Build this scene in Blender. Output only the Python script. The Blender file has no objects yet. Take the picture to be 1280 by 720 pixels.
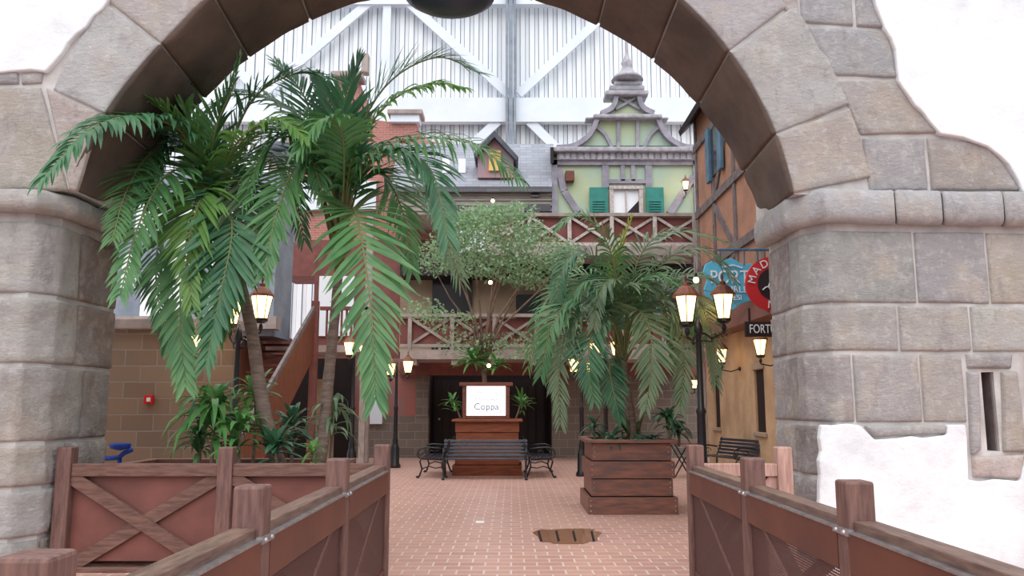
import bpy, math, random
from mathutils import Vector, Matrix, noise
R = random.Random(7)
COL = bpy.context.scene.collection
PI = math.pi
FPX = 1005.0
PITCH = math.atan(145/FPX)
CP, SP = math.cos(PITCH), math.sin(PITCH)
EYE = 1.65

# ---------------------------------------------------------------- survey helpers
def ray(x, y):
    a = (x-640)/FPX; b = (360-y)/FPX
    return Vector((a, CP - SP*b, SP + CP*b))
def at(x, y, Y):
    d = ray(x, y); k = Y/d.y
    return Vector((d.x*k, Y, EYE + d.z*k))
def onwall(x, y, dy=0.0):           # the arch wall runs along Y = 8.2 + 0.065 X
    d = ray(x, y); k = (8.2+dy)/(d.y-0.065*d.x)
    return Vector((d.x*k, d.y*k, EYE + d.z*k))
def ground(x, y, h=0.0):
    d = ray(x, y); k = (h-EYE)/d.z
    return Vector((d.x*k, d.y*k, h))
def wy(X): return 8.2+0.065*X

# ---------------------------------------------------------------- materials
def lin(c):
    c = c/255.0
    return c/12.92 if c <= .04045 else ((c+.055)/1.055)**2.4
def srgb(r, g, b): return (lin(r), lin(g), lin(b), 1)
MATS = {}
def newmat(name):
    m = bpy.data.materials.new(name); m.use_nodes = True
    nt = m.node_tree; b = nt.nodes['Principled BSDF']
    MATS[name] = m
    return m, nt, b
def mixcol(nt, a, b, fac, mode='MIX'):
    n = nt.nodes.new('ShaderNodeMix'); n.data_type = 'RGBA'; n.blend_type = mode
    for s, v in ((n.inputs[0], fac), (n.inputs[6], a), (n.inputs[7], b)):
        if hasattr(v, 'is_output'): nt.links.new(v, s)
        else: s.default_value = v
    return n.outputs[2]
def noisetex(nt, scale, detail=4, rough=.6, vec=None, stretch=None):
    n = nt.nodes.new('ShaderNodeTexNoise'); n.inputs['Scale'].default_value = scale
    n.inputs['Detail'].default_value = detail; n.inputs['Roughness'].default_value = rough
    tc = nt.nodes.new('ShaderNodeTexCoord'); src = tc.outputs['Object']
    if stretch:
        mp = nt.nodes.new('ShaderNodeMapping'); mp.inputs['Scale'].default_value = stretch
        nt.links.new(src, mp.inputs[0]); src = mp.outputs[0]
    nt.links.new(src, n.inputs['Vector'])
    return n.outputs[0]
def ramp(nt, src, lo, hi):
    n = nt.nodes.new('ShaderNodeMapRange'); n.inputs[1].default_value = lo; n.inputs[2].default_value = hi
    nt.links.new(src, n.inputs[0]); return n.outputs[0]
def bump(nt, b, src, strength=.3, dist=.01):
    n = nt.nodes.new('ShaderNodeBump'); n.inputs['Strength'].default_value = strength
    n.inputs['Distance'].default_value = dist
    nt.links.new(src, n.inputs['Height']); nt.links.new(n.outputs[0], b.inputs['Normal'])
def mat(name, c1, c2=None, scale=4, rough=.7, metal=0, bstr=0, bscale=20, bdist=.01, stretch=None, lo=.35, hi=.65, spec=.3):
    m, nt, b = newmat(name)
    c2 = c2 or c1
    f = ramp(nt, noisetex(nt, scale, stretch=stretch), lo, hi)
    nt.links.new(mixcol(nt, srgb(*c1), srgb(*c2), f), b.inputs['Base Color'])
    b.inputs['Roughness'].default_value = rough; b.inputs['Metallic'].default_value = metal
    b.inputs['Specular IOR Level'].default_value = spec
    if bstr: bump(nt, b, noisetex(nt, bscale, 6, .65, stretch=stretch), bstr, bdist)
    return m
def emit(name, c, strength):
    m, nt, b = newmat(name)
    b.inputs['Base Color'].default_value = srgb(*c)
    b.inputs['Emission Color'].default_value = srgb(*c); b.inputs['Emission Strength'].default_value = strength
    return m
def brickmat(name, c1, c2, mortar, w, h, msize, axes='xz', rough=.85, bstr=.5, extra=None, freq=2, bias=0, nscale=2.5, scale_noise=.5):
    m, nt, b = newmat(name)
    tc = nt.nodes.new('ShaderNodeTexCoord'); sx = nt.nodes.new('ShaderNodeSeparateXYZ')
    nt.links.new(tc.outputs['Object'], sx.inputs[0]); cb = nt.nodes.new('ShaderNodeCombineXYZ')
    nt.links.new(sx.outputs['xyz'.index(axes[0])], cb.inputs[0]); nt.links.new(sx.outputs['xyz'.index(axes[1])], cb.inputs[1])
    # wobble the joints a little
    nz = nt.nodes.new('ShaderNodeTexNoise'); nz.inputs['Scale'].default_value = 3; nt.links.new(cb.outputs[0], nz.inputs['Vector'])
    va = nt.nodes.new('ShaderNodeVectorMath'); va.operation = 'MULTIPLY_ADD'
    nt.links.new(nz.outputs['Color'], va.inputs[0]); va.inputs[1].default_value = (msize*1.5, msize*1.5, 0); nt.links.new(cb.outputs[0], va.inputs[2])
    t = nt.nodes.new('ShaderNodeTexBrick'); nt.links.new(va.outputs[0], t.inputs['Vector'])
    t.inputs['Scale'].default_value = 1; t.inputs['Brick Width'].default_value = w; t.inputs['Row Height'].default_value = h
    t.inputs['Mortar Size'].default_value = msize; t.inputs['Mortar Smooth'].default_value = .3; t.inputs['Bias'].default_value = bias
    t.offset_frequency = freq
    t.inputs['Color1'].default_value = srgb(*c1); t.inputs['Color2'].default_value = srgb(*c2); t.inputs['Mortar'].default_value = srgb(*mortar)
    f = ramp(nt, noisetex(nt, nscale, 5), .3, .7)
    c = mixcol(nt, t.outputs['Color'], srgb(*(extra or c1)), f)
    n2 = nt.nodes.new('ShaderNodeMath'); n2.operation = 'MULTIPLY'; nt.links.new(f, n2.inputs[0]); n2.inputs[1].default_value = scale_noise
    c = mixcol(nt, t.outputs['Color'], srgb(*(extra or c1)), n2.outputs[0])
    nt.links.new(c, b.inputs['Base Color']); b.inputs['Roughness'].default_value = rough
    b.inputs['Specular IOR Level'].default_value = .25
    inv = nt.nodes.new('ShaderNodeMath'); inv.operation = 'SUBTRACT'; inv.inputs[0].default_value = 1; nt.links.new(t.outputs['Fac'], inv.inputs[1])
    bump(nt, b, inv.outputs[0], bstr, .015)
    return m
def stonemat(name):
    m, nt, b = newmat(name)
    at_ = nt.nodes.new('ShaderNodeAttribute'); at_.attribute_name = 'tint'
    def part(src, k):
        n = nt.nodes.new('ShaderNodeMath'); n.operation = 'MULTIPLY'; nt.links.new(src, n.inputs[0]); n.inputs[1].default_value = k; return n.outputs[0]
    c = mixcol(nt, at_.outputs['Color'], srgb(172, 168, 170), part(ramp(nt, noisetex(nt, 1.7, 5, .6), .36, .66), .6))
    c = mixcol(nt, c, srgb(184, 172, 158), part(ramp(nt, noisetex(nt, 2.6, 4, .55), .5, .7), .55))
    c = mixcol(nt, c, srgb(214, 210, 210), part(ramp(nt, noisetex(nt, 9, 7, .72), .5, .74), .5))
    c = mixcol(nt, c, srgb(112, 106, 108), part(ramp(nt, noisetex(nt, 5, 7, .7, stretch=(1, 1, .5)), .54, .76), .6))
    nt.links.new(c, b.inputs['Base Color']); b.inputs['Roughness'].default_value = .75
    b.inputs['Specular IOR Level'].default_value = .3
    w = noisetex(nt, 13, 8, .7, stretch=(1, 1, 1.7))
    bump(nt, b, w, .8, .035)
    return m
def leafmat(name, c1, c2, trans=.35, scale=3, rough=.4):
    m, nt, b = newmat(name)
    f = ramp(nt, noisetex(nt, scale, 3), .35, .65)
    c = mixcol(nt, srgb(*c1), srgb(*c2), f)
    nt.links.new(c, b.inputs['Base Color']); b.inputs['Roughness'].default_value = rough
    b.inputs['Specular IOR Level'].default_value = .45
    tr = nt.nodes.new('ShaderNodeBsdfTranslucent'); nt.links.new(c, tr.inputs[0])
    mx = nt.nodes.new('ShaderNodeMixShader'); mx.inputs[0].default_value = trans
    out = nt.nodes['Material Output']
    nt.links.new(b.outputs[0], mx.inputs[1]); nt.links.new(tr.outputs[0], mx.inputs[2]); nt.links.new(mx.outputs[0], out.inputs[0])
    return m
def perfmat(name, c, pitch=.016, rad=.3):
    m, nt, b = newmat(name)
    b.inputs['Base Color'].default_value = srgb(*c); b.inputs['Roughness'].default_value = .5
    tc = nt.nodes.new('ShaderNodeTexCoord'); vm = nt.nodes.new('ShaderNodeVectorMath'); vm.operation = 'SCALE'
    nt.links.new(tc.outputs['Object'], vm.inputs[0]); vm.inputs['Scale'].default_value = 1/pitch
    fr = nt.nodes.new('ShaderNodeVectorMath'); fr.operation = 'FRACTION'; nt.links.new(vm.outputs[0], fr.inputs[0])
    sb = nt.nodes.new('ShaderNodeVectorMath'); sb.operation = 'SUBTRACT'; nt.links.new(fr.outputs[0], sb.inputs[0]); sb.inputs[1].default_value = (.5, .5, .5)
    mu = nt.nodes.new('ShaderNodeVectorMath'); mu.operation = 'MULTIPLY'; nt.links.new(sb.outputs[0], mu.inputs[0]); mu.inputs[1].default_value = (0, 1, 1)
    ln = nt.nodes.new('ShaderNodeVectorMath'); ln.operation = 'LENGTH'; nt.links.new(mu.outputs[0], ln.inputs[0])
    gt = nt.nodes.new('ShaderNodeMath'); gt.operation = 'GREATER_THAN'; nt.links.new(ln.outputs['Value'], gt.inputs[0]); gt.inputs[1].default_value = rad
    nt.links.new(gt.outputs[0], b.inputs['Alpha'])
    return m

STONE = stonemat('carved_stone')
mat('mortar', (205, 202, 200), (175, 170, 168), 3, .9, bstr=.4, bscale=30)
mat('plaster_white', (240, 241, 244), (208, 211, 217), 1.6, .9, bstr=.5, bscale=9, bdist=.03, lo=.42, hi=.72)
mat('soffit_shaded', (110, 94, 86), (84, 74, 70), 1.5, .85, bstr=.5, bscale=9, bdist=.03)  # arch stone in a darker copy, shade of the underside put into colour
mat('rail_wood', (132, 106, 94), (94, 72, 66), 5, .4, bstr=.4, bscale=14, bdist=.004, stretch=(8, 1, 8), spec=.5)
mat('rail_wood_cross', (124, 92, 82), (92, 66, 60), 5, .6, bstr=.4, bscale=14, bdist=.004, stretch=(1, 8, 8))
mat('post_wood', (130, 98, 90), (98, 72, 68), 4, .55, bstr=.4, bscale=14, bdist=.004, stretch=(8, 8, 1))
mat('pale_post_wood', (196, 158, 146), (164, 128, 118), 4, .6, bstr=.3, bscale=14, bdist=.004, stretch=(8, 8, 1))
mat('steel_brown', (108, 62, 48), (90, 52, 44), 2, .45, spec=.4)
mat('steel_panel_red', (128, 80, 72), (108, 68, 62), 2, .5)
mat('galvanised', (190, 188, 190), (150, 150, 154), 10, .35, metal=.8)
perfmat('perforated_panel', (88, 56, 54))
brickmat('floor_brick', (194, 150, 136), (174, 130, 120), (216, 198, 192), .27, .2, .012, 'xy', rough=.38, bstr=.35, extra=(200, 158, 140), freq=2, nscale=1.2, scale_noise=.6)
mat('concrete', (150, 150, 155), (128, 128, 134), 3, .85, bstr=.3, bscale=20)
brickmat('block_wall', (146, 126, 108), (120, 102, 92), (150, 142, 136), .5, .25, .012, 'xz', extra=(148, 120, 92), nscale=1.5)
brickmat('grey_block', (128, 118, 110), (108, 100, 96), (150, 142, 134), .5, .25, .012, 'xz', extra=(120, 108, 100))
mat('red_plaster', (164, 96, 88), (138, 112, 110), 1.2, .9, bstr=.4, bscale=8)
brickmat('red_brick', (184, 118, 108), (164, 104, 98), (190, 158, 150), .25, .09, .01, 'xz', extra=(180, 132, 122))
brickmat('roof_shingle', (164, 164, 174), (142, 142, 152), (132, 132, 142), .45, .16, .014, 'xz', extra=(140, 150, 158), rough=.9)
mat('siding', (186, 178, 170), (160, 152, 146), 3, .8, bstr=.4, stretch=(1, 8, 8))
mat('green_render', (188, 196, 158), (164, 190, 182), .45, .85, bstr=.2)
mat('purple_timber', (164, 160, 172), (136, 132, 144), 3, .8, bstr=.5, bscale=10)  # timber, render and cornice of the far house are lightened for haze
mat('cornice_stone', (184, 180, 188), (150, 148, 156), 5, .85, bstr=.5, bscale=12)
mat('teal_paint', (58, 138, 128), (48, 120, 112), 3, .5)
mat('blue_paint', (96, 128, 150), (76, 104, 128), 3, .5)
mat('yellow_paint', (242, 206, 132), (210, 165, 84), 3, .5)
mat('brown_board', (128, 78, 64), (98, 60, 52), 3, .6, bstr=.3, stretch=(1, 8, 8))
mat('stair_board', (134, 82, 58), (104, 62, 48), 3, .5, bstr=.3, stretch=(8, 8, 1))
mat('red_board', (136, 82, 76), (112, 70, 66), 3, .7)
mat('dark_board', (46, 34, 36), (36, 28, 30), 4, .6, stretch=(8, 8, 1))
mat('near_black', (34, 24, 22), (26, 20, 20), 4, .9)
mat('pale_timber', (204, 196, 194), (170, 156, 150), 3, .7, stretch=(4, 4, 4))
mat('grey_timber', (176, 162, 156), (148, 136, 132), 3, .75)
mat('beige_wall', (172, 152, 130), (148, 128, 108), 1, .9, bstr=.3)
mat('ochre_render', (200, 168, 134), (170, 140, 110), 1.1, .9, bstr=.5, bscale=6, bdist=.03)
mat('orange_render', (178, 130, 106), (152, 114, 96), 1.3, .9, bstr=.4, bscale=8)  # haze over the flank is mixed in as a greyer orange
mat('grey_beam', (128, 116, 114), (98, 88, 88), 4, .8, bstr=.5)
mat('white_metal', (246, 249, 252), (240, 244, 250), .6, .5)
mat('rib_shade', (130, 146, 162), (116, 132, 148), .6, .5)
mat('beam_white', (232, 238, 246), (222, 230, 240), .8, .5)
mat('column_grey', (146, 156, 168), (124, 132, 146), 2, .5)
mat('planter_wood', (138, 86, 68), (92, 68, 62), 3, .45, bstr=.3, bscale=10, stretch=(1, 6, 6), spec=.5)
mat('planter_orange', (150, 84, 56), (120, 66, 48), 3, .5, bstr=.3, stretch=(1, 6, 6))
mat('dormer_render', (190, 132, 124), (146, 146, 162), 1.4, .9)
mat('slate_dark', (96, 98, 108), (78, 80, 90), 3, .8)
mat('soil', (60, 46, 38), (44, 34, 30), 12, .95, bstr=.8)
mat('iron_black', (26, 27, 32), (18, 19, 24), 5, .35, spec=.6)
mat('slat_black', (44, 50, 64), (34, 38, 50), 5, .25, spec=.8)
mat('copper_cap', (150, 92, 72), (112, 72, 62), 6, .5, metal=.3)
emit('lamp_glass', (255, 212, 136), 4.5)
emit('bulb_glow', (255, 224, 160), 5)
emit('lightbox', (250, 250, 255), 1.0)
mat('ink', (104, 112, 134), (104, 112, 134), 4, .8)
mat('trunk', (138, 120, 110), (104, 88, 80), 6, .8, bstr=.6, bscale=20, stretch=(1, 1, 6))
mat('crownshaft', (92, 98, 58), (112, 92, 60), 5, .5, stretch=(4, 4, 1))
mat('branch', (136, 116, 100), (108, 90, 78), 6, .85, bstr=.5)
leafmat('palm_leaf', (74, 124, 76), (102, 148, 92), .3, 2)
leafmat('palm_leaf_blue', (64, 110, 80), (86, 134, 94), .28, 2)
leafmat('palm_leaf_light', (104, 152, 78), (128, 168, 92), .45, 3)
leafmat('palm_leaf_grey', (108, 136, 104), (130, 150, 114), .35, 2)  # paler, greyer green than the other fronds
leafmat('new_leaf', (160, 176, 62), (146, 168, 58), .45, 3)
mat('rachis', (112, 128, 74), (128, 118, 84), 6, .5)
leafmat('ficus_leaf', (122, 160, 120), (168, 192, 150), .4, 5, .5)
leafmat('cordyline_leaf', (74, 132, 72), (104, 156, 80), .3, 4)
leafmat('dark_leaf', (58, 102, 76), (72, 118, 82), .25, 4)
mat('sign_blue', (98, 184, 214), (84, 170, 204), 1, .5)
mat('sign_red', (206, 52, 56), (190, 44, 50), 1, .5)
mat('sign_black', (50, 42, 44), (40, 34, 36), 4, .5)
mat('sign_white', (232, 238, 242), (226, 230, 236), 4, .5)
mat('alarm_red', (214, 30, 36), (200, 26, 30), 4, .4)
mat('plastic_blue', (32, 72, 168), (26, 60, 150), 4, .4)
mat('paper', (238, 238, 236), (230, 230, 228), 4, .8)
mat('dome_paint', (44, 50, 72), (36, 40, 60), 3, .35, spec=.5)
mat('boulder', (150, 152, 164), (128, 128, 140), 2.5, .8, bstr=.5, bscale=8)
m, nt, b = newmat('wet_brick'); b.inputs['Base Color'].default_value = srgb(158, 116, 92); b.inputs['Roughness'].default_value = .08; b.inputs['Specular IOR Level'].default_value = .9
m, nt, b = newmat('glass_dark'); b.inputs['Base Color'].default_value = srgb(52, 50, 58); b.inputs['Roughness'].default_value = .12
mat('window_bright', (246, 248, 252), (238, 242, 248), 1, .25)
mat('window_blue', (140, 180, 214), (120, 160, 200), 1, .2)

# ---------------------------------------------------------------- mesh builder
class MB:
    def __init__(s): s.V = []; s.F = []; s.M = []; s.T = []; s.col = None
    def add(s, vs, fs, mi=0, tint=None):
        o = len(s.V); s.V += [tuple(v) for v in vs]
        s.F += [tuple(i+o for i in f) for f in fs]; s.M += [mi]*len(fs)
        s.T += [tint or (1, 1, 1, 1)]*len(vs)
        return s
    def box(s, x0, x1, y0, y1, z0, z1, mi=0):
        v = [(x, y, z) for z in (z0, z1) for y in (y0, y1) for x in (x0, x1)]
        return s.add(v, [(0, 2, 3, 1), (4, 5, 7, 6), (0, 1, 5, 4), (2, 6, 7, 3), (0, 4, 6, 2), (1, 3, 7, 5)], mi)
    def beam(s, p, q, w, h, up=(0, 0, 1), mi=0):
        p = Vector(p); q = Vector(q); d = (q-p).normalized(); u = Vector(up)
        a = d.cross(u)
        if a.length < 1e-4: a = d.cross(Vector((1, 0, 0)))
        a.normalize(); c = a.cross(d).normalized()
        vs = [e + a*(w/2*i) + c*(h/2*j) for e in (p, q) for j in (-1, 1) for i in (-1, 1)]
        return s.add(vs, [(0, 1, 3, 2), (4, 6, 7, 5), (0, 4, 5, 1), (2, 3, 7, 6), (0, 2, 6, 4), (1, 5, 7, 3)], mi)
    def tube(s, pts, r, n=8, mi=0):
        pts = [Vector(p) for p in pts]; k = len(pts)
        rs = r if isinstance(r, (list, tuple)) else [r]*k
        vs = []; pa = None
        for i, p in enumerate(pts):
            t = (pts[min(i+1, k-1)]-pts[max(i-1, 0)])
            t = t.normalized() if t.length > 1e-9 else Vector((0, 0, 1))
            if pa is None:
                pa = t.orthogonal().normalized()
            else:
                pa = (pa - t*pa.dot(t))
                pa = pa.normalized() if pa.length > 1e-6 else t.orthogonal().normalized()
            pb = t.cross(pa)
            for j in range(n):
                a = 2*PI*j/n; vs.append(p + (pa*math.cos(a) + pb*math.sin(a))*rs[i])
        fs = [(i*n+j, i*n+(j+1) % n, (i+1)*n+(j+1) % n, (i+1)*n+j) for i in range(k-1) for j in range(n)]
        fs += [tuple(range(n-1, -1, -1)), tuple((k-1)*n+j for j in range(n))]
        return s.add(vs, fs, mi)
    def lathe(s, prof, c=(0, 0, 0), n=16, mi=0, rot=0, ax='z'):
        vs = []
        for r, z in prof:
            for j in range(n):
                a = 2*PI*j/n+rot
                p = (r*math.cos(a), r*math.sin(a), z) if ax == 'z' else (r*math.cos(a), z, r*math.sin(a))
                vs.append((c[0]+p[0], c[1]+p[1], c[2]+p[2]))
        k = len(prof)
        fs = [(i*n+j, i*n+(j+1) % n, (i+1)*n+(j+1) % n, (i+1)*n+j) for i in range(k-1) for j in range(n)]
        fs += [tuple(range(n-1, -1, -1)), tuple((k-1)*n+j for j in range(n))]
        return s.add(vs, fs, mi)
    def prism(s, poly, off, mi=0):
        n = len(poly); off = Vector(off)
        vs = [Vector(p) for p in poly] + [Vector(p)+off for p in poly]
        fs = [tuple(range(n)), tuple(range(2*n-1, n-1, -1))] + [(i, i+n, (i+1) % n+n, (i+1) % n) for i in range(n)]
        return s.add(vs, fs, mi)
    def ball(s, c, r, n=10, mi=0, sq=1):
        return s.lathe([(r*math.sin(PI*i/n)+1e-4, -r*sq*math.cos(PI*i/n)) for i in range(n+1)], c, n+2, mi)
    # pixel helpers: real boxes standing at depth Y
    def pbox(s, x0, y0, x1, y1, Y, th, mi=0):
        xm, ym = (x0+x1)/2, (y0+y1)/2
        a = at(x0, ym, Y); c = at(x1, ym, Y); t = at(xm, y0, Y); u = at(xm, y1, Y)
        return s.box(a.x, c.x, Y, Y+th, u.z, t.z, mi)
    def pbeam(s, p, q, w, Y, th, mi=0):
        return s.beam(at(p[0], p[1], Y+th/2), at(q[0], q[1], Y+th/2), w, th, (0, 1, 0), mi)
    def ppoly(s, pts, Y, th, mi=0):
        return s.prism([at(x, y, Y) for x, y in pts], (0, th, 0), mi)
    def build(s, name, mats, parent=None, smooth=False, bevel=0, seg=2, tint=False):
        me = bpy.data.meshes.new(name)
        o = bpy.data.objects.new(name, me)
        org = ORG.get(parent.name, Vector((0, 0, 0))) if parent else Vector((0, 0, 0))
        me.from_pydata([tuple(Vector(v)-org) for v in s.V], [], s.F); me.validate(); 
        if isinstance(mats, str): mats = [mats]
        for mm in mats: me.materials.append(MATS[mm])
        if len(me.polygons) == len(s.M):
            me.polygons.foreach_set('material_index', s.M)
        if smooth: me.polygons.foreach_set('use_smooth', [True]*len(me.polygons))
        if tint:
            ca = me.color_attributes.new('tint', 'FLOAT_COLOR', 'POINT')
            ca.data.foreach_set('color', [c for t in s.T for c in t])
        import bmesh
        bm = bmesh.new(); bm.from_mesh(me); bmesh.ops.recalc_face_normals(bm, faces=bm.faces); bm.to_mesh(me); bm.free()
        COL.objects.link(o)
        if bevel:
            md = o.modifiers.new('bevel', 'BEVEL'); md.width = bevel; md.segments = seg; md.limit_method = 'ANGLE'
        if parent: o.parent = parent; ORG[o.name] = org
        return o
ORG = {}
def tag(o, label=None, cat=None, group=None, kind=None):
    if label: o['label'] = label
    if cat: o['category'] = cat
    if group: o['group'] = group
    if kind: o['kind'] = kind
    return o
def thing(name, label, cat, loc=(0, 0, 0), group=None, kind=None):
    o = bpy.data.objects.new(name, None); COL.objects.link(o); o.location = loc; o.empty_display_size = .1
    ORG[o.name] = Vector(loc)
    return tag(o, label, cat, group, kind)
def copy_tree(o, parent=None):
    c = o.copy(); COL.objects.link(c)
    if parent: c.parent = parent
    for ch in [x for x in bpy.data.objects if x.parent == o]: copy_tree(ch, c)
    return c
def struct(o): o['kind'] = 'structure'; return o
def textmesh(name, body, loc, size, m, parent, rot=(PI/2, 0, 0), ext=.006, align='CENTER', roll=0, sx=1):
    cu = bpy.data.curves.new(name, 'FONT'); cu.body = body; cu.size = size; cu.extrude = ext; cu.align_x = align; cu.align_y = 'CENTER'
    t = bpy.data.objects.new(name+'_tmp', cu); COL.objects.link(t)
    bpy.context.view_layer.update()
    me = bpy.data.meshes.new_from_object(t.evaluated_get(bpy.context.evaluated_depsgraph_get()))
    bpy.data.objects.remove(t); me.name = name
    o = bpy.data.objects.new(name, me); COL.objects.link(o); me.materials.clear(); me.materials.append(MATS[m])
    org = ORG.get(parent.name, Vector((0, 0, 0)))
    me.transform(Matrix.Diagonal((sx, 1, 1, 1)))
    mtx = Matrix.Translation(Vector(loc)-org) @ Matrix.Rotation(rot[2], 4, 'Z') @ Matrix.Rotation(rot[0], 4, 'X') @ Matrix.Rotation(roll, 4, 'Z')
    me.transform(mtx); o.parent = parent; ORG[o.name] = org
    return o

def cr(pts, t):
    n = len(pts)-1; x = t*n; i = min(n-1, int(x)); f = x-i
    p0 = pts[max(0, i-1)]; p1 = pts[i]; p2 = pts[i+1]; p3 = pts[min(n, i+2)]
    if i == 0: p0 = p1*2-p2
    if i+2 > n: p3 = p2*2-p1
    return .5*((2*p1)+(p2-p0)*f+(2*p0-5*p1+4*p2-p3)*f*f+(3*p1-p0-3*p2+p3)*f**3)
# ---------------------------------------------------------------- floor
struct(MB().add([(-16, -3, 0), (16, -3, 0), (16, 40, 0), (-16, 40, 0)], [(0, 1, 2, 3)]).build('floor', 'floor_brick'))

# ---------------------------------------------------------------- arch wall
T = 1.35
class Path:                          # plan polyline, outward side on its left
    def __init__(s, pts, k0):        # arclength 0 at vertex k0
        s.p = [Vector((a, b)) for a, b in pts]; n = len(s.p)
        s.L = [0]
        for i in range(1, n): s.L.append(s.L[-1]+(s.p[i]-s.p[i-1]).length)
        z = s.L[k0]; s.L = [l-z for l in s.L]
        s.N = []
        for i in range(n):
            ns = []
            for a, b_ in ((i-1, i), (i, i+1)):
                if a >= 0 and b_ < n:
                    d = (s.p[b_]-s.p[a]).normalized(); ns.append(Vector((d.y, -d.x)))
            m_ = sum(ns, Vector((0, 0))); m_.normalize(); m_ /= max(.5, m_.dot(ns[0])); s.N.append(m_)
    def at(s, t, off=0):
        i = 0
        while i < len(s.L)-2 and t > s.L[i+1]: i += 1
        f = (t-s.L[i])/(s.L[i+1]-s.L[i])
        return (s.p[i]+s.N[i]*off).lerp(s.p[i+1]+s.N[i+1]*off, f)

def axis(a, b, length, fine=.06, edge=.035):
    n = max(2, int(length/fine)); e = min(.3, edge/max(length, .05))
    ts = [0, e*.35, e] + [e+(1-2*e)*i/n for i in range(1, n)] + [1-e, 1-e*.35, 1]
    return [a+(b-a)*t for t in ts], ts
def block(mb, f, u0, u1, v0, v1, tint, depth=.05, rough=.018, seed=0, gap=.008, fine=.06, wob=.018):
    # f(u,v) -> point; builds a rounded, rough-hewn stone face over the patch
    lu = (f((u0+.25*(u1-u0)), (v0+v1)/2)-f(u0, (v0+v1)/2)).length*4 ; lv = (f((u0+u1)/2, v1)-f((u0+u1)/2, v0)).length
    lu = max(lu, .08)
    gu = gap/lu*(u1-u0); gv = gap/max(lv, .05)*(v1-v0)
    us, tu = axis(u0+gu, u1-gu, lu, fine); vs_, tv = axis(v0+gv, v1-gv, lv, fine)
    for kx in getattr(f, 'knots', []):
        if u0+gu*3 < kx < u1-gu*3:
            ex = sorted(set(us+[kx-.012*(u1-u0)/lu, kx+.012*(u1-u0)/lu])); us = ex; tu = [(x-us[0])/(us[-1]-us[0]) for x in us]
    eu = (u1-u0)*1e-3; ev = (v1-v0)*1e-3
    V = []; nv = len(vs_)
    for u, a in zip(us, tu):
        for v, b_ in zip(vs_, tv):
            # wobble joints
            p = f(u, v)
            du = f(u+eu, v)-f(u-eu, v); dv = f(u, v+ev)-f(u, v-ev)
            n = du.cross(dv).normalized()
            w = noise.noise(p*2.3+Vector((seed*3.1, 0, 0)))*wob
            q = p + dv.normalized()*w*(1 if .02 < b_ < .98 else .6) + du.normalized()*noise.noise(p*2.9+Vector((0, 7, seed)))*wob*.6
            e = min(min(a, 1-a)*lu, min(b_, 1-b_)*lv)
            pr = 1-(1-min(1, e/.04))**2 if e < .04 else 1
            pr = 1-(1-min(1, e/.026))**2
            h = depth*pr + rough*pr*(noise.fractal(p*3.2+Vector((seed*5.7, seed, 0)), .8, 2.1, 4) ) - (.012 if e < 1e-4 else 0)
            V.append((q, n, h))
    # orientation: outward = towards viewer side given by f.sign
    sg = f.sg
    vs = [q+n*h*sg for q, n, h in V]
    fs = [(i*nv+j, (i+1)*nv+j, (i+1)*nv+j+1, i*nv+j+1) for i in range(len(us)-1) for j in range(nv-1)]
    mb.add(vs, fs, 0, tint)
def jit(c, r=10):
    d = R.uniform(-r, r); g = sum(c)/3
    return srgb(*[max(0, min(255, (k*.55+g*.45)+d+R.uniform(-1.5, 1.5))) for k in c])
class Fn:
    def __init__(s, fn, sg): s.fn = fn; s.sg = sg
    def __call__(s, u, v): return s.fn(u, v)
def quad(q, dy=0.0):                 # four wall pixels: tl, tr, br, bl
    P = [onwall(x, y, dy) for x, y in q]
    def fn(u, v):
        return (P[0].lerp(P[1], u)).lerp(P[3].lerp(P[2], u), v)
    f = Fn(fn, 1)
    n = (f(.51, .5)-f(.49, .5)).cross(f(.5, .51)-f(.5, .49))
    f.sg = 1 if n.y < 0 else -1
    return f

TOPZ = 8.2
wall = thing('wall_front', None, None, (0, 8.2, 0)); wall['kind'] = 'structure'; wall['label'] = 'thick stone and plaster wall with a wide arched gateway'
CF, RF, RO = (555, 332), 444, 536
CB, RB = (562, 397), 410
def backang(th): return 90+(th-90)*.93
def lx(th, k): return k*max(0, min(1, (th-138)/28))**1.2
def fpt(th, r=RF): a = math.radians(th); r += lx(th, 30)*max(0, min(1.05, (RO-r)/(RO-RF))); return onwall(CF[0]+r*math.cos(a), CF[1]-r*math.sin(a))
def bpt(th, r=RB): a = math.radians(backang(th)); r += lx(th, 14); return onwall(CB[0]+r*math.cos(a), CB[1]-r*math.sin(a), T)
TH0, TH1 = 11.5, 168.5
# impost levels (from the right pier)
ZI1 = onwall(1150, 284).z; ZI0 = onwall(1150, 242).z          # bottom, top
# piers in plan
LX, RX = -4.62, 3.16
Lp = Path([(-9.5, wy(-9.5)), (LX-.17, wy(LX-.17)), (LX-.02, wy(LX)+.22), (LX, wy(LX)+T+.02)], 1)
Rp = Path([(RX+.02, wy(RX)+T+.02), (RX, wy(RX)+.26), (RX+.2, wy(RX+.2)), (9.5, wy(9.5))], 2)
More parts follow.
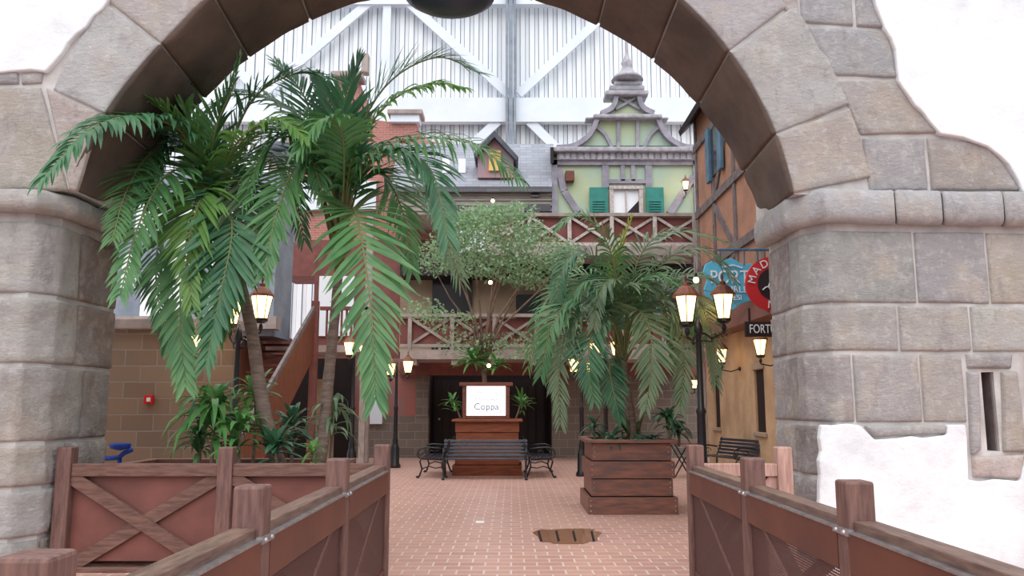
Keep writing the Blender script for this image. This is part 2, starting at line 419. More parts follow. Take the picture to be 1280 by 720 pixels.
# core
core = MB()
n = 40
ths = [TH0+(TH1-TH0)*i/n for i in range(n+1)]
ins = .05
for i in range(n):
    a, b_ = ths[i], ths[i+1]
    fa, fb, ba, bb = fpt(a, RF+3), fpt(b_, RF+3), bpt(a, RB+3), bpt(b_, RB+3)
    up = lambda p: Vector((p.x, p.y, TOPZ))
    core.add([fa, fb, up(fb), up(fa)], [(0, 1, 2, 3)]); core.add([ba, bb, up(bb), up(ba)], [(3, 2, 1, 0)])
    core.add([fa, fb, bb, ba], [(0, 1, 2, 3)])
def chunk(mb, x0, x1, z0, z1):
    mb.prism([(x0, wy(x0), z0), (x1, wy(x1), z0), (x1, wy(x1), z1), (x0, wy(x0), z1)], (0, T, 0))
a_r = fpt(TH0, RF+3); a_l = fpt(TH1, RF+3)
chunk(core, a_r.x, 9.5, a_r.z, TOPZ); chunk(core, -9.5, a_l.x, a_l.z, TOPZ)
SL = onwall(1226, 465); SLb = onwall(1250, 564)
SX0, SX1, SZ0, SZ1 = SL.x, SLb.x, SLb.z, SL.z
def pierpoly(P, a, b_, z0, z1):
    ps = [P.p[0]] + P.p[1:]
    core.prism([(p.x, p.y, z0) for p in ps] + [], (0, 0, z1-z0))
# left pier
core.prism([(p.x, p.y, 0) for p in Lp.p]+[(-9.5, wy(-9.5)+T, 0)], (0, 0, onwall(20, 240).z-.01))
core.prism([(p.x, p.y, 0) for p in Rp.p[:3]]+[(SX0, wy(SX0), 0), (SX0, wy(SX0)+T, 0)], (0, 0, ZI0-.01))
chunk(core, SX0, SX1, 0, SZ0); chunk(core, SX0, SX1, SZ1, ZI0); chunk(core, SX1, 9.5, 0, ZI0)
core.build('wall_core', 'mortar', wall)
MB().prism([(SX0, wy(SX0)+.2, SZ0), (SX1, wy(SX1)+.45, SZ0), (SX1, wy(SX1)+.45, SZ1), (SX0, wy(SX0)+.2, SZ1)], (0, .04, 0)).build('slot_back', 'planter_wood', wall)
MB().prism([(SX0, wy(SX0)+.04, SZ0), (SX1, wy(SX1)+.45, SZ0), (SX1, wy(SX1)+.04, SZ0), (SX1, wy(SX1)+.04, SZ1), (SX1, wy(SX1)+.45, SZ1)][1:], (-.015, 0, 0)).build('slot_jamb', 'grey_beam', wall)

# voussoirs: front ring + soffit
ringm = MB(); sof = MB()
GREY = (158, 152, 154); TAN = (176, 160, 144); WARM = (164, 150, 142); COOL = (156, 156, 160); DUSK = (134, 124, 122); PINK = (178, 154, 144)
jr = [TH0, 21.5, 36.8, 48.8, 61, 74, 88, 103, 117, 130.5, 142, 156, TH1]
rcols = [TAN, (178, 172, 166), (176, 172, 172), GREY, WARM, GREY, TAN, GREY, WARM, (184, 168, 158), (178, 176, 178), PINK]
for i in range(len(jr)-1):
    a, b_ = jr[i], jr[i+1]
    if i < len(jr)-2:
        ro = RO+R.uniform(-2, 3)+(9 if b_ < 40 else 0)
        def fn(u, v, ro=ro): return fpt(a+(b_-a)*v, ro+(RF-ro)*u)
        block(ringm, Fn(fn, -1), 0, 1, 0, 1, jit(rcols[i], 4), .035, .022, i, .008, .07, .01)
    def gn(u, v): return fpt(a+(b_-a)*v).lerp(bpt(a+(b_-a)*v), u)
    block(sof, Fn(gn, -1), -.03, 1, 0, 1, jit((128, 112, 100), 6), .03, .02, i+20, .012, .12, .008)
def fixsign():
    pass
ringm.build('arch_ring', 'carved_stone', wall, smooth=True, tint=True)
sof.build('arch_soffit', 'soffit_shaded', wall, smooth=True, tint=True)

# ashlar on the front, traced as quads
ash = MB()
quads = [
 ([(962, -14), (997, -14), (999, 30), (980, 13)], PINK), ([(998, -14), (1065, -14), (1067, 34), (1000, 30)], COOL), ([(1067, -14), (1084, -14), (1106, 37), (1069, 35)], GREY),
 ([(1002, 33), (1109, 38), (1122, 98), (1042, 97)], COOL), ([(1044, 100), (1123, 100), (1174, 168), (1074, 170)], WARM),
 ([(1076, 173), (1155, 172), (1160, 240), (1084, 240)], GREY), ([(1157, 172), (1232, 178), (1278, 240), (1162, 240)], WARM),
 ([(-90, 110), (53, 108), (88, 240), (-90, 240)], TAN), ([(55, 107), (129, 143), (97, 240), (88, 240)], PINK),
 ([(-30, 90), (25, 90), (26, 108), (-30, 108)], GREY), ([(28, 92), (57, 90), (54, 106), (27, 108)], GREY)]
for k, (q, c) in enumerate(quads):
    block(ash, quad(q), 0, 1, 0, 1, jit(c, 4), .03, .014, k+40, .007, .06)
# spandrel stones out of frame above
# right pier courses
Yz = lambda y: onwall(1100, y).z
Xof = lambda x, y: onwall(x, y).x
def course(P, sgn, za, zb, cuts, cols, depth=.03, base=60, rough=.016):
    for k in range(len(cuts)-1):
        s0, s1 = cuts[k], cuts[k+1]
        def fn(u, v):
            q = P.at(u, 0); return Vector((q.x, q.y, v))
        f = Fn(fn, 1); f.knots = P.L[1:-1]
        block(ash, f, s0, s1, za, zb, jit(cols[k % len(cols)], 4), depth, rough, base+k, .009, .07, .012)
def rs(x, y): return (Xof(x, y)-(RX+.2))*math.sqrt(1+.065**2)
cor = Rp.L[0]; ch = Rp.L[1]
SHADED = (140, 124, 114)  # inner pier faces get their shade through darker block tints
course(Rp, 1, Yz(380), Yz(288), [cor, -.65, rs(1143, 330), rs(1233, 330), rs(1330, 330)], [SHADED, (154, 150, 148), (156, 154, 156), (172, 156, 136)], base=60)
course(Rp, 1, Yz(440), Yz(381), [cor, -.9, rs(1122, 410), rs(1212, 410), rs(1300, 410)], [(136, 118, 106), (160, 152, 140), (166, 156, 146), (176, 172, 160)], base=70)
course(Rp, 1, Yz(529), Yz(442), [cor, -.55, rs(1066, 480), rs(1150, 480), rs(1205, 480)], [SHADED, (150, 138, 136), (154, 148, 146), (174, 160, 144)], base=80)
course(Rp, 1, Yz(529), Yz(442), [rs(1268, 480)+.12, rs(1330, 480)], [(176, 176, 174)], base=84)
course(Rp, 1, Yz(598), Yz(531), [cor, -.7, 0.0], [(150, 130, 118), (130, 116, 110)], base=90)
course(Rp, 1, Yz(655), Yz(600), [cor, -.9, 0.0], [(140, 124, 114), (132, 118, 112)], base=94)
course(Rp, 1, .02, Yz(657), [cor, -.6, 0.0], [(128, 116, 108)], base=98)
for k, (q, c) in enumerate([([(1206, 442), (1266, 443), (1264, 462), (1208, 461)], (150, 144, 146)), ([(1207, 464), (1224, 464), (1226, 563), (1213, 570)], (166, 160, 162)),
     ([(1251, 464), (1271, 462), (1283, 566), (1252, 566)], (172, 152, 136)), ([(1213, 570), (1281, 567), (1275, 600), (1215, 598)], (208, 176, 162)),
     ([(1078, 531), (1184, 531), (1182, 543), (1092, 548)], (164, 160, 158))]):
    block(ash, quad(q, -.01), 0, 1, 0, 1, jit(c, 2), .04, .014, k+110, .006, .05)
# left pier courses, inner-face tints darkened for shade
def ls(x, y): return -(LX-.17-Xof(x, y))*math.sqrt(1+.065**2)
Zl = lambda y: onwall(40, y).z
iL = Lp.L[3]
for k, (y0, y1, cuts, cols) in enumerate([
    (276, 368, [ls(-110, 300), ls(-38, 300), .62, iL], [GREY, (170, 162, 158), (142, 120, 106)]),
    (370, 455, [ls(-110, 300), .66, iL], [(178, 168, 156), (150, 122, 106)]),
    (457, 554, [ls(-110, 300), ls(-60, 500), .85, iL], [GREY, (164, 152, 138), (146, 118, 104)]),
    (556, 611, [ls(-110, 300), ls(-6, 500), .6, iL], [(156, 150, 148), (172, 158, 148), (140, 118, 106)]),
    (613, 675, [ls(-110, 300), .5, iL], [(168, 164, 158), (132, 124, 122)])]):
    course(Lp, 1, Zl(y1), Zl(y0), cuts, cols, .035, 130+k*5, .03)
course(Lp, 1, .02, Zl(677), [ls(-110, 300), .3, iL], [(160, 156, 150), SHADED], .035, 160, .03)
ash.build('ashlar_facing', 'carved_stone', wall, smooth=True, tint=True)
# imposts
for P, cuts, z0, z1, sd, nm in ((Rp, [cor, -.7, .05+rs(1112, 260), rs(1175, 260), rs(1249, 260), rs(1330, 260)], ZI1, ZI0, 1, 'r'),
                            (Lp, [ls(-110, 260), ls(-20, 260), .75, iL], onwall(20, 268).z, onwall(20, 240).z, 1, 'l')):
    im = MB()
    for k in range(len(cuts)-1):
        def fn(u, v, P=P, z0=z0, z1=z1):
            # v 0..1 : bottom of the moulding to its top
            prof = [(0, .06), (.08, .06), (.145, .1), (.17, .22), (.175, .4), (.17, .8), (.14, .96), (.08, 1.0), (-.02, 1.01)]
            t = max(0, min(.9999, v))*(len(prof)-1); i = int(t); fr = t-i
            off = prof[i][0]+(prof[i+1][0]-prof[i][0])*fr; zz = prof[i][1]+(prof[i+1][1]-prof[i][1])*fr
            q = P.at(u, off); return Vector((q.x, q.y, z0+(z1-z0)*zz))
        fI = Fn(fn, 1); fI.knots = P.L[1:-1]
        block(im, fI, cuts[k], cuts[k+1], 0, 1, jit((166, 162, 164) if nm == 'r' else (158, 150, 146), 4), .012, .014, 180+k, .006, .05, .004)
    im.build('impost', 'carved_stone', wall, smooth=True, tint=True)
# plaster fields with broken edges
def field(pts, th, name, seed=0, dens=14, amp=2.2, closed=None):
    rr = random.Random(seed); out = []
    for i in range(len(pts)):
        a = pts[i]; b_ = pts[(i+1) % len(pts)]
        L = math.hypot(b_[0]-a[0], b_[1]-a[1]); k = max(1, int(L/dens)) if (a[2] if len(a) > 2 else 1) else 1
        for j in range(k):
            t = j/k; rag = (a[2] if len(a) > 2 else 1)*amp
            out.append((a[0]+(b_[0]-a[0])*t+rr.uniform(-rag, rag)*(j > 0), a[1]+(b_[1]-a[1])*t+rr.uniform(-rag, rag)*(j > 0)))
    P = [onwall(x, y, -th) for x, y in out]
    return MB().prism(P, (0, th+.02, 0)).build(name, 'plaster_white', wall, bevel=.018, seg=3)
field([(1085, -20), (1107, 36), (1120, 62), (1124, 102), (1137, 120), (1156, 142), (1176, 167), (1204, 171), (1236, 183), (1262, 205), (1279, 240, 0), (1420, 240, 0), (1420, -20, 0)], .075, 'plaster_patch', 1)
field([(-110, 88, 1), (56, 89, 1), (136, -2, 1), (146, -20, 0), (-110, -20, 0)], .06, 'plaster_patch', 2)
field([(1027, 531, 1), (1076, 532, 1), (1094, 550, 1), (1184, 544, 1), (1185, 531, 1), (1207, 531, 1), (1211, 600, 1), (1276, 602, 1), (1284, 566, 1), (1286, 531, 0), (1420, 531, 0), (1420, 765, 0), (1030, 765, 0), (1022, 640, 1)], .07, 'plaster_patch', 3)

# hanging dome lamp in the crown of the arch
dl = thing('dome_lamp', 'dark blue dome lamp hanging in the crown of the stone arch', 'lamp', at(562, -26, 7.4))
c = at(562, -4, 7.4)
MB().lathe([(.02, .42), (.1, .4), (.13, .3), (.3, .22), (.42, .06), (.44, 0), (.36, -.05), (.2, -.1), (.01, -.12)], c, 32).build('lamp_shade', 'dome_paint', dl, smooth=True)
MB().tube([c+Vector((0, 0, .4)), Vector((c.x, c.y, TOPZ))], .02).build('hanging_rod', 'iron_black', dl)
MB().tube([(c.x, c.y, TOPZ-.05), (c.x, 8.3, TOPZ-.05)], .03).build('bracket', 'iron_black', dl)

# ---------------------------------------------------------------- ramp fences
def ramp_fence(sgn, xin, ys, label):
    f = thing('walkway_fence', label, 'fence', (sgn*xin, ys[0], 0))
    PW = .15
    for y in ys:
        MB().box(*sorted((sgn*(xin+.0), sgn*(xin+PW))), y-PW/2, y+PW/2, 0, 1.255).build('post', 'post_wood', f, bevel=.014)
    ends = [1.35]+sorted(ys)
    for i in range(len(ends)-1):
        a = ends[i]+(PW/2 if i else 0); b_ = ends[i+1]-PW/2
        X = lambda u, v: sorted((sgn*(xin+u), sgn*(xin+v)))
        MB().box(*X(.03, .15), a, b_, 1.0, 1.06).build('handrail', 'rail_wood', f, bevel=.006)
        MB().box(*X(.0, .022), a, b_, .80, 1.0).build('steel_beam', 'steel_brown', f)
        MB().box(*X(-.006, .03), a, b_, 1.0, 1.012).build('trim_strip', 'galvanised', f)
        MB().box(*X(.028, .034), a, b_, .08, .80).build('perforated_panel', 'perforated_panel', f)
        MB().box(*X(.02, .06), a, b_, .03, .09).build('bottom_rail', 'steel_brown', f)
        br = MB(); xx = sgn*(xin+.075)
        br.beam((xx, a, .12), (xx, b_, .94), .04, .1, (1, 0, 0)); br.beam((xx+sgn*.005, a, .94), (xx+sgn*.005, b_, .12), .04, .1, (1, 0, 0))
        br.box(*X(.05, .1), a, b_, .86, .99)
        br.build('cross_brace', 'post_wood', f)
        if i:
            MB().box(*X(-.012, .02), ends[i]-.1, ends[i]+.1, .985, 1.02).ball((sgn*(xin-.012), ends[i]-.05, 1.0), .014, 6).ball((sgn*(xin-.012), ends[i]+.05, 1.0), .014, 6).build('bracket', 'galvanised', f)
    return f
ramp_fence(-1, 1.2, [8.05, 6.02, 4.06, 2.24], 'long brown walkway fence with perforated steel panels on the left side of the path')
ramp_fence(1, 1.71, [8.0, 6.1, 4.3, 2.3], 'long brown walkway fence with perforated steel panels on the right side of the path')
def cross_fence(xs, Y, label, post, rail):
    f = thing('cross_fence', label, 'fence', (xs[0], Y, 0))
    for x in xs[1:] if post == 'post_wood' else xs[1:]:
        MB().box(x-.075, x+.075, Y-.075, Y+.075, 0, 1.22).build('post', post, f, bevel=.012)
    for i in range(len(xs)-1):
        a, b_ = sorted((xs[i], xs[i+1])); a += .075; b_ -= .075
        MB().box(a, b_, Y-.05, Y+.05, .93, 1.055).build('top_rail', rail, f, bevel=.008)
        MB().box(a, b_, Y-.04, Y+.04, .0, .05).build('bottom_rail', rail, f, bevel=.008)
        MB().box(a, b_, Y+.03, Y+.04, .1, .93).build('backing_panel', 'steel_panel_red', f)
        MB().beam((a, Y-.02, .92), (b_, Y-.02, .03), .13, .04, (0, 1, 0)).build('cross_brace', rail, f)
        MB().beam((a, Y, .03), (b_, Y, .92), .13, .03, (0, 1, 0)).build('cross_brace', rail, f)
    return f
cross_fence([-1.28, -2.88, -4.5], 8.3, 'reddish brown cross-braced timber fence in front of the left palms', 'post_wood', 'rail_wood_cross')
cross_fence([1.85, 2.74], 8.3, 'short pale pink-brown timber fence bay beside the right stone pier', 'pale_post_wood', 'pale_post_wood')
# swap the braces of the left fence so they lie in the wall plane
# boulder outside the left fence
bo = MB(); nn = 18; vs = []
for i in range(nn+1):
    for j in range(nn*2):
        th = PI/2*i/nn; ph = PI*j/nn
        v = Vector((1.05*math.sin(th)*math.cos(ph), .9*math.sin(th)*math.sin(ph), .62*math.cos(th)))
        v *= 1+.13*noise.noise(v*2.1)
        vs.append(v+Vector((-2.75, 5.1, -.02)))
bo.add(vs, [(i*2*nn+j, (i+1)*2*nn+j, (i+1)*2*nn+(j+1) % (2*nn), i*2*nn+(j+1) % (2*nn)) for i in range(nn) for j in range(2*nn)])
tag(bo.build('boulder', 'boulder', smooth=True), 'smooth grey boulder behind the left walkway fence', 'rock')

# ---------------------------------------------------------------- plants
def blade(mb, base, d, L, w, nrm, droop, mi, seg=4, twist=0):
    d = d.normalized(); side = d.cross(nrm)
    if side.length < 1e-3: side = d.orthogonal()
    side.normalize(); up = side.cross(d).normalized()
    prof = [.35, .95, 1, .7, .04] if seg == 4 else [.5, 1, .05]
    vs = []; 
    for k in range(seg+1):
        s = k/seg
        c = base + d*(L*s*(1-.25*droop*s*s)) + Vector((0, 0, -1))*(droop*L*s*s*.55)
        ww = w*prof[k]*.5
        vs += [c - side*ww + up*ww*.35, c, c + side*ww + up*ww*.35]
    fs = []
    for k in range(seg):
        o = 3*k; fs += [(o, o+1, o+4, o+3), (o+1, o+2, o+5, o+4)]
    mb.add(vs, fs, mi)
def frond(pts, parent, rnd, L=.5, w=.032, n=34, droop=.5, m='palm_leaf', start=.16, hint=(0, -.5, 1), fwd=.75, gap=0):
    mb = MB(); n = int(n*1.35); L *= 1.25; w *= 1.36
    N = []
    P = [cr(pts, i/24) for i in range(25)]
    mb.tube(P, [.016*(1-.75*i/24)+.002 for i in range(25)], 5, 1)
    for k in range(n):
        t = start+(1-start)*(k+.5)/n
        p = cr(pts, t); T_ = (cr(pts, min(1, t+.02))-cr(pts, t-.02)).normalized()
        h = Vector(hint); nr = (h-T_*h.dot(T_))
        nr = nr.normalized() if nr.length > .05 else T_.orthogonal().normalized()
        S = T_.cross(nr).normalized()
        u = (t-start)/(1-start)
        ll = L*(.55+.45*math.sin(PI*min(1, u*1.25+.12))) * (1 if u < .55 else 1-.42*((u-.55)/.45)**1.6)
        for sd in (-1, 1):
            if rnd.random() < gap: continue
            a = fwd+.6*u**2+rnd.uniform(-.2, .2)
            d = T_*a + S*sd*(1-.35*u) + nr*(.22+rnd.uniform(-.22, .22))
            blade(mb, p, d, ll*rnd.uniform(.86, 1.1), w*(1-.35*u)*rnd.uniform(.8, 1.2), nr, droop*rnd.uniform(.7, 1.3), 0)
    return mb.build('frond', [m, 'rachis'], parent, smooth=True)
def P3(lst): return [at(x, y, Y) for x, y, Y in lst]

def planter(name, label, x0, x1, y0, y1, h, rows, woodm, parts_stud=True, group=None):
    p = thing(name, label, 'planter', ((x0+x1)/2, (y0+y1)/2, 0), group)
    ins = [0.0, .035, .015, .045, .02]
    for k in range(rows):
        z0 = h*k/rows; z1 = h*(k+1)/rows-.012
        e = [-.03, .03, .0, .045, .03][k % 5]
        b_ = MB()
        b_.box(x0+e, x1-e, y0+e, y0+e+.05, z0, z1).box(x0+e, x1-e, y1-e-.05, y1-e, z0, z1)
        b_.box(x0+e, x0+e+.05, y0+e+.05, y1-e-.05, z0, z1).box(x1-e-.05, x1-e, y0+e+.05, y1-e-.05, z0, z1)
        b_.build('board_course', woodm, p, bevel=.006)
        if parts_stud:
            s = MB()
            for zz in (z0+(z1-z0)*.2, z0+(z1-z0)*.5, z0+(z1-z0)*.8):
                for xx in (x0+e+.04, x1-e-.04): s.ball((xx, y0+e, zz), .011, 6)
            s.build('stud', 'galvanised', p)
    r = MB(); o = .05
    r.box(x0-o, x1+o, y0-o, y0+.08, h, h+.05).box(x0-o, x1+o, y1-.08, y1+o, h, h+.05).box(x0-o, x0+.08, y0+.08, y1-.08, h, h+.05).box(x1-.08, x1+o, y0+.08, y1-.08, h, h+.05)
    r.build('rim', woodm, p, bevel=.008)
    MB().box(x0+.06, x1-.06, y0+.06, y1-.06, h-.2, h-.05).build('soil', 'soil', p)
    return p
planter('wooden_planter', 'square wooden planter holding the bushy palm on the right of the yard', 1.18, 2.48, 12.5, 13.9, 1.06, 4, 'planter_wood')
planter('wooden_planter', 'long wooden planter bed behind the left cross-braced fence', -4.45, -2.0, 8.75, 10.2, .93, 4, 'planter_wood', False)
planter('wooden_planter', 'tall wooden planter with the lit menu board behind the benches', -1.36, .2, 19.1, 20.6, 1.24, 5, 'planter_orange', False)

def palm_thing(name, label, loc, trunk_pts, r0, r1, shafts):
    p = thing(name, label, 'palm', loc)
    k = 22; TP = [cr(trunk_pts, i/k) for i in range(k+1)]
    MB().tube([q for q in TP], [r0+(r1-r0)*i/k + (.005 if i % 2 else 0) for i in range(k+1)], 12).build('trunk', 'trunk', p, smooth=True)
    for s in shafts:
        SPt = [cr(s, i/8) for i in range(9)]
        MB().tube(SPt, [r1*.95*(1-.6*i/8)+.006 for i in range(9)], 8).build('crownshaft', 'crownshaft', p, smooth=True)
    return p
rb = random.Random(3)
# palm B : trunk at 400 px
tb = P3([(398, 585, 9.5), (405, 540, 9.5), (411, 470, 9.5), (418, 400, 9.5), (424, 330, 9.5)])
B = palm_thing('palm_tree', 'tall palm with slim ringed trunk and arching fronds, nearer the path', tb[0], tb, .075, .05,
   [P3([(424, 335, 9.5), (421, 280, 9.5), (415, 200, 9.5)]), P3([(424, 335, 9.5), (432, 270, 9.45), (440, 190, 9.4)]), P3([(424, 335, 9.5), (412, 280, 9.5), (395, 220, 9.5)])])
spec = [
 ([(430, 300, 9.5), (436, 200, 9.4), (480, 110, 9.2), (545, 72, 9.1), (600, 92, 9.0)], .55, .030, 30, .15, 'palm_leaf_blue', .85),
 ([(425, 300, 9.5), (425, 200, 9.5), (432, 130, 9.4), (450, 75, 9.3)], .55, .055, 22, .1, 'palm_leaf_blue', 1.0),
 ([(430, 300, 9.5), (440, 200, 9.3), (485, 130, 9.1), (540, 105, 9.0), (580, 110, 8.9)], .42, .06, 24, .7, 'palm_leaf_light', .7),
 ([(428, 310, 9.5), (445, 210, 9.3), (510, 175, 9.1), (590, 180, 8.9), (650, 225, 8.8)], .62, .036, 34, .85, 'palm_leaf', .5),
 ([(426, 310, 9.5), (450, 220, 9.2), (500, 190, 9.0), (540, 215, 8.8), (560, 300, 8.6)], .62, .042, 36, .5, 'palm_leaf_blue', .7),
 ([(424, 320, 9.5), (440, 262, 9.1), (452, 300, 8.7), (465, 400, 8.4), (470, 500, 8.3)], .66, .052, 34, .25, 'palm_leaf', .75),
 ([(424, 310, 9.5), (410, 215, 9.3), (372, 208, 9.0), (345, 270, 8.7), (330, 345, 8.5)], .58, .045, 34, .3, 'palm_leaf', .8),
 ([(422, 300, 9.5), (400, 180, 9.5), (350, 130, 9.4), (290, 120, 9.3), (235, 160, 9.2)], .55, .04, 32, .6, 'palm_leaf', .6),
 ([(422, 300, 9.5), (405, 200, 9.6), (380, 120, 9.7), (345, 78, 9.8)], .5, .032, 26, .25, 'palm_leaf_blue', .9),
 ([(424, 310, 9.5), (435, 210, 9.7), (480, 190, 9.9), (540, 260, 10.1), (575, 350, 10.2)], .6, .036, 32, .4, 'palm_leaf_grey', .8),
 ([(424, 310, 9.5), (400, 220, 9.6), (340, 200, 9.8), (290, 240, 10.0), (250, 320, 10.1)], .55, .034, 30, .5, 'palm_leaf_blue', .7),
 ([(424, 300, 9.5), (428, 210, 9.6), (415, 140, 9.7), (395, 95, 9.8)], .5, .045, 26, .2, 'palm_leaf_blue', .9),
 ([(424, 310, 9.5), (405, 200, 9.2), (370, 165, 9.0), (330, 190, 8.9), (305, 250, 8.8)], .52, .04, 32, .5, 'palm_leaf', .7),
 ([(428, 310, 9.5), (450, 230, 9.5), (480, 220, 9.5), (505, 270, 9.4), (515, 340, 9.4)], .52, .036, 30, .4, 'palm_leaf', .7),
 ([(424, 310, 9.5), (430, 215, 9.1), (425, 160, 8.8), (400, 150, 8.5), (372, 190, 8.3)], .5, .045, 28, .6, 'palm_leaf', .6),
]
for pts, L, w, n_, dr, m_, fw in spec: frond(P3(pts), B, rb, L, w, n_, dr, m_, fwd=fw)
# palm A : trunk at 335 px leaning left
ta = P3([(352, 590, 9.3), (337, 545, 9.3), (324, 480, 9.3), (312, 400, 9.35), (285, 310, 9.4), (272, 270, 9.4)])
A = palm_thing('palm_tree', 'leaning palm whose fronds spread across the left side of the arch', ta[0], ta, .085, .055,
   [P3([(272, 275, 9.4), (265, 235, 9.4), (255, 190, 9.4)]), P3([(274, 275, 9.4), (280, 235, 9.4), (290, 190, 9.4)])])
spec = [
 ([(270, 262, 9.4), (238, 175, 8.9), (178, 146, 8.2), (112, 162, 7.3), (52, 226, 6.9)], .46, .05, 40, .75, 'palm_leaf_blue', .6),
 ([(270, 262, 9.4), (252, 190, 9.2), (232, 140, 9.0), (226, 95, 8.9)], .42, .065, 18, .05, 'palm_leaf_light', 1.1),
 ([(270, 262, 9.4), (245, 195, 9.0), (205, 140, 8.6), (160, 118, 8.2)], .45, .045, 26, .35, 'palm_leaf_light', .8),
 ([(270, 265, 9.4), (240, 215, 9.1), (205, 222, 8.6), (172, 285, 8.1), (150, 370, 7.6)], .55, .042, 34, .45, 'palm_leaf', .7),
 ([(270, 268, 9.4), (255, 230, 9.1), (235, 290, 8.8), (225, 390, 8.6), (232, 480, 8.5)], .58, .055, 32, .25, 'palm_leaf', .8),
 ([(272, 268, 9.4), (280, 235, 9.1), (290, 290, 8.7), (275, 370, 8.5), (258, 455, 8.4)], .58, .055, 32, .25, 'palm_leaf_blue', .8),
 ([(272, 262, 9.4), (300, 190, 9.3), (345, 160, 9.1), (385, 190, 9.0), (405, 250, 8.9)], .5, .036, 30, .6, 'palm_leaf', .6),
 ([(272, 262, 9.4), (290, 180, 9.2), (320, 120, 9.0), (372, 92, 8.9), (420, 100, 8.8)], .5, .04, 30, .3, 'palm_leaf_blue', .8),
 ([(270, 262, 9.4), (240, 190, 9.4), (192, 190, 9.0), (160, 235, 8.4), (140, 300, 7.7)], .55, .03, 34, .3, 'palm_leaf', .7),
 ([(272, 268, 9.4), (262, 215, 9.1), (270, 160, 8.8), (290, 110, 8.6), (300, 75, 8.5)], .48, .05, 24, .3, 'palm_leaf', .9),
 ([(272, 268, 9.4), (300, 225, 9.1), (312, 262, 8.9), (305, 320, 8.8), (290, 370, 8.7)], .52, .04, 30, .3, 'palm_leaf_grey', .8),
 ([(272, 268, 9.4), (245, 240, 9.5), (205, 280, 9.6), (195, 350, 9.6), (210, 430, 9.6)], .52, .036, 30, .35, 'palm_leaf_blue', .7),
 ([(272, 268, 9.4), (262, 190, 9.7), (232, 160, 9.9), (200, 190, 10.0), (188, 260, 10.0)], .52, .036, 30, .4, 'palm_leaf', .7),
 ([(272, 265, 9.4), (250, 200, 9.3), (215, 170, 9.2), (190, 200, 9.0), (180, 250, 8.9)], .5, .04, 30, .5, 'palm_leaf_blue', .7),
 ([(272, 265, 9.4), (262, 235, 9.0), (250, 250, 8.7), (235, 310, 8.5), (240, 380, 8.4)], .5, .045, 28, .35, 'palm_leaf_light', .8),
 ([(272, 265, 9.4), (290, 210, 9.5), (330, 190, 9.6), (365, 230, 9.7), (380, 300, 9.8)], .5, .036, 30, .5, 'palm_leaf_blue', .7),
 ([(272, 268, 9.4), (285, 240, 9.2), (300, 290, 9.0), (290, 360, 8.9), (275, 420, 8.8)], .5, .04, 28, .3, 'palm_leaf', .8),
 ([(272, 262, 9.4), (285, 200, 9.0), (310, 165, 8.7), (350, 150, 8.5), (385, 175, 8.3)], .45, .04, 28, .6, 'palm_leaf_light', .7),
]
for pts, L, w, n_, dr, m_, fw in spec: frond(P3(pts), A, rb, L, w, n_, dr, m_, fwd=fw)
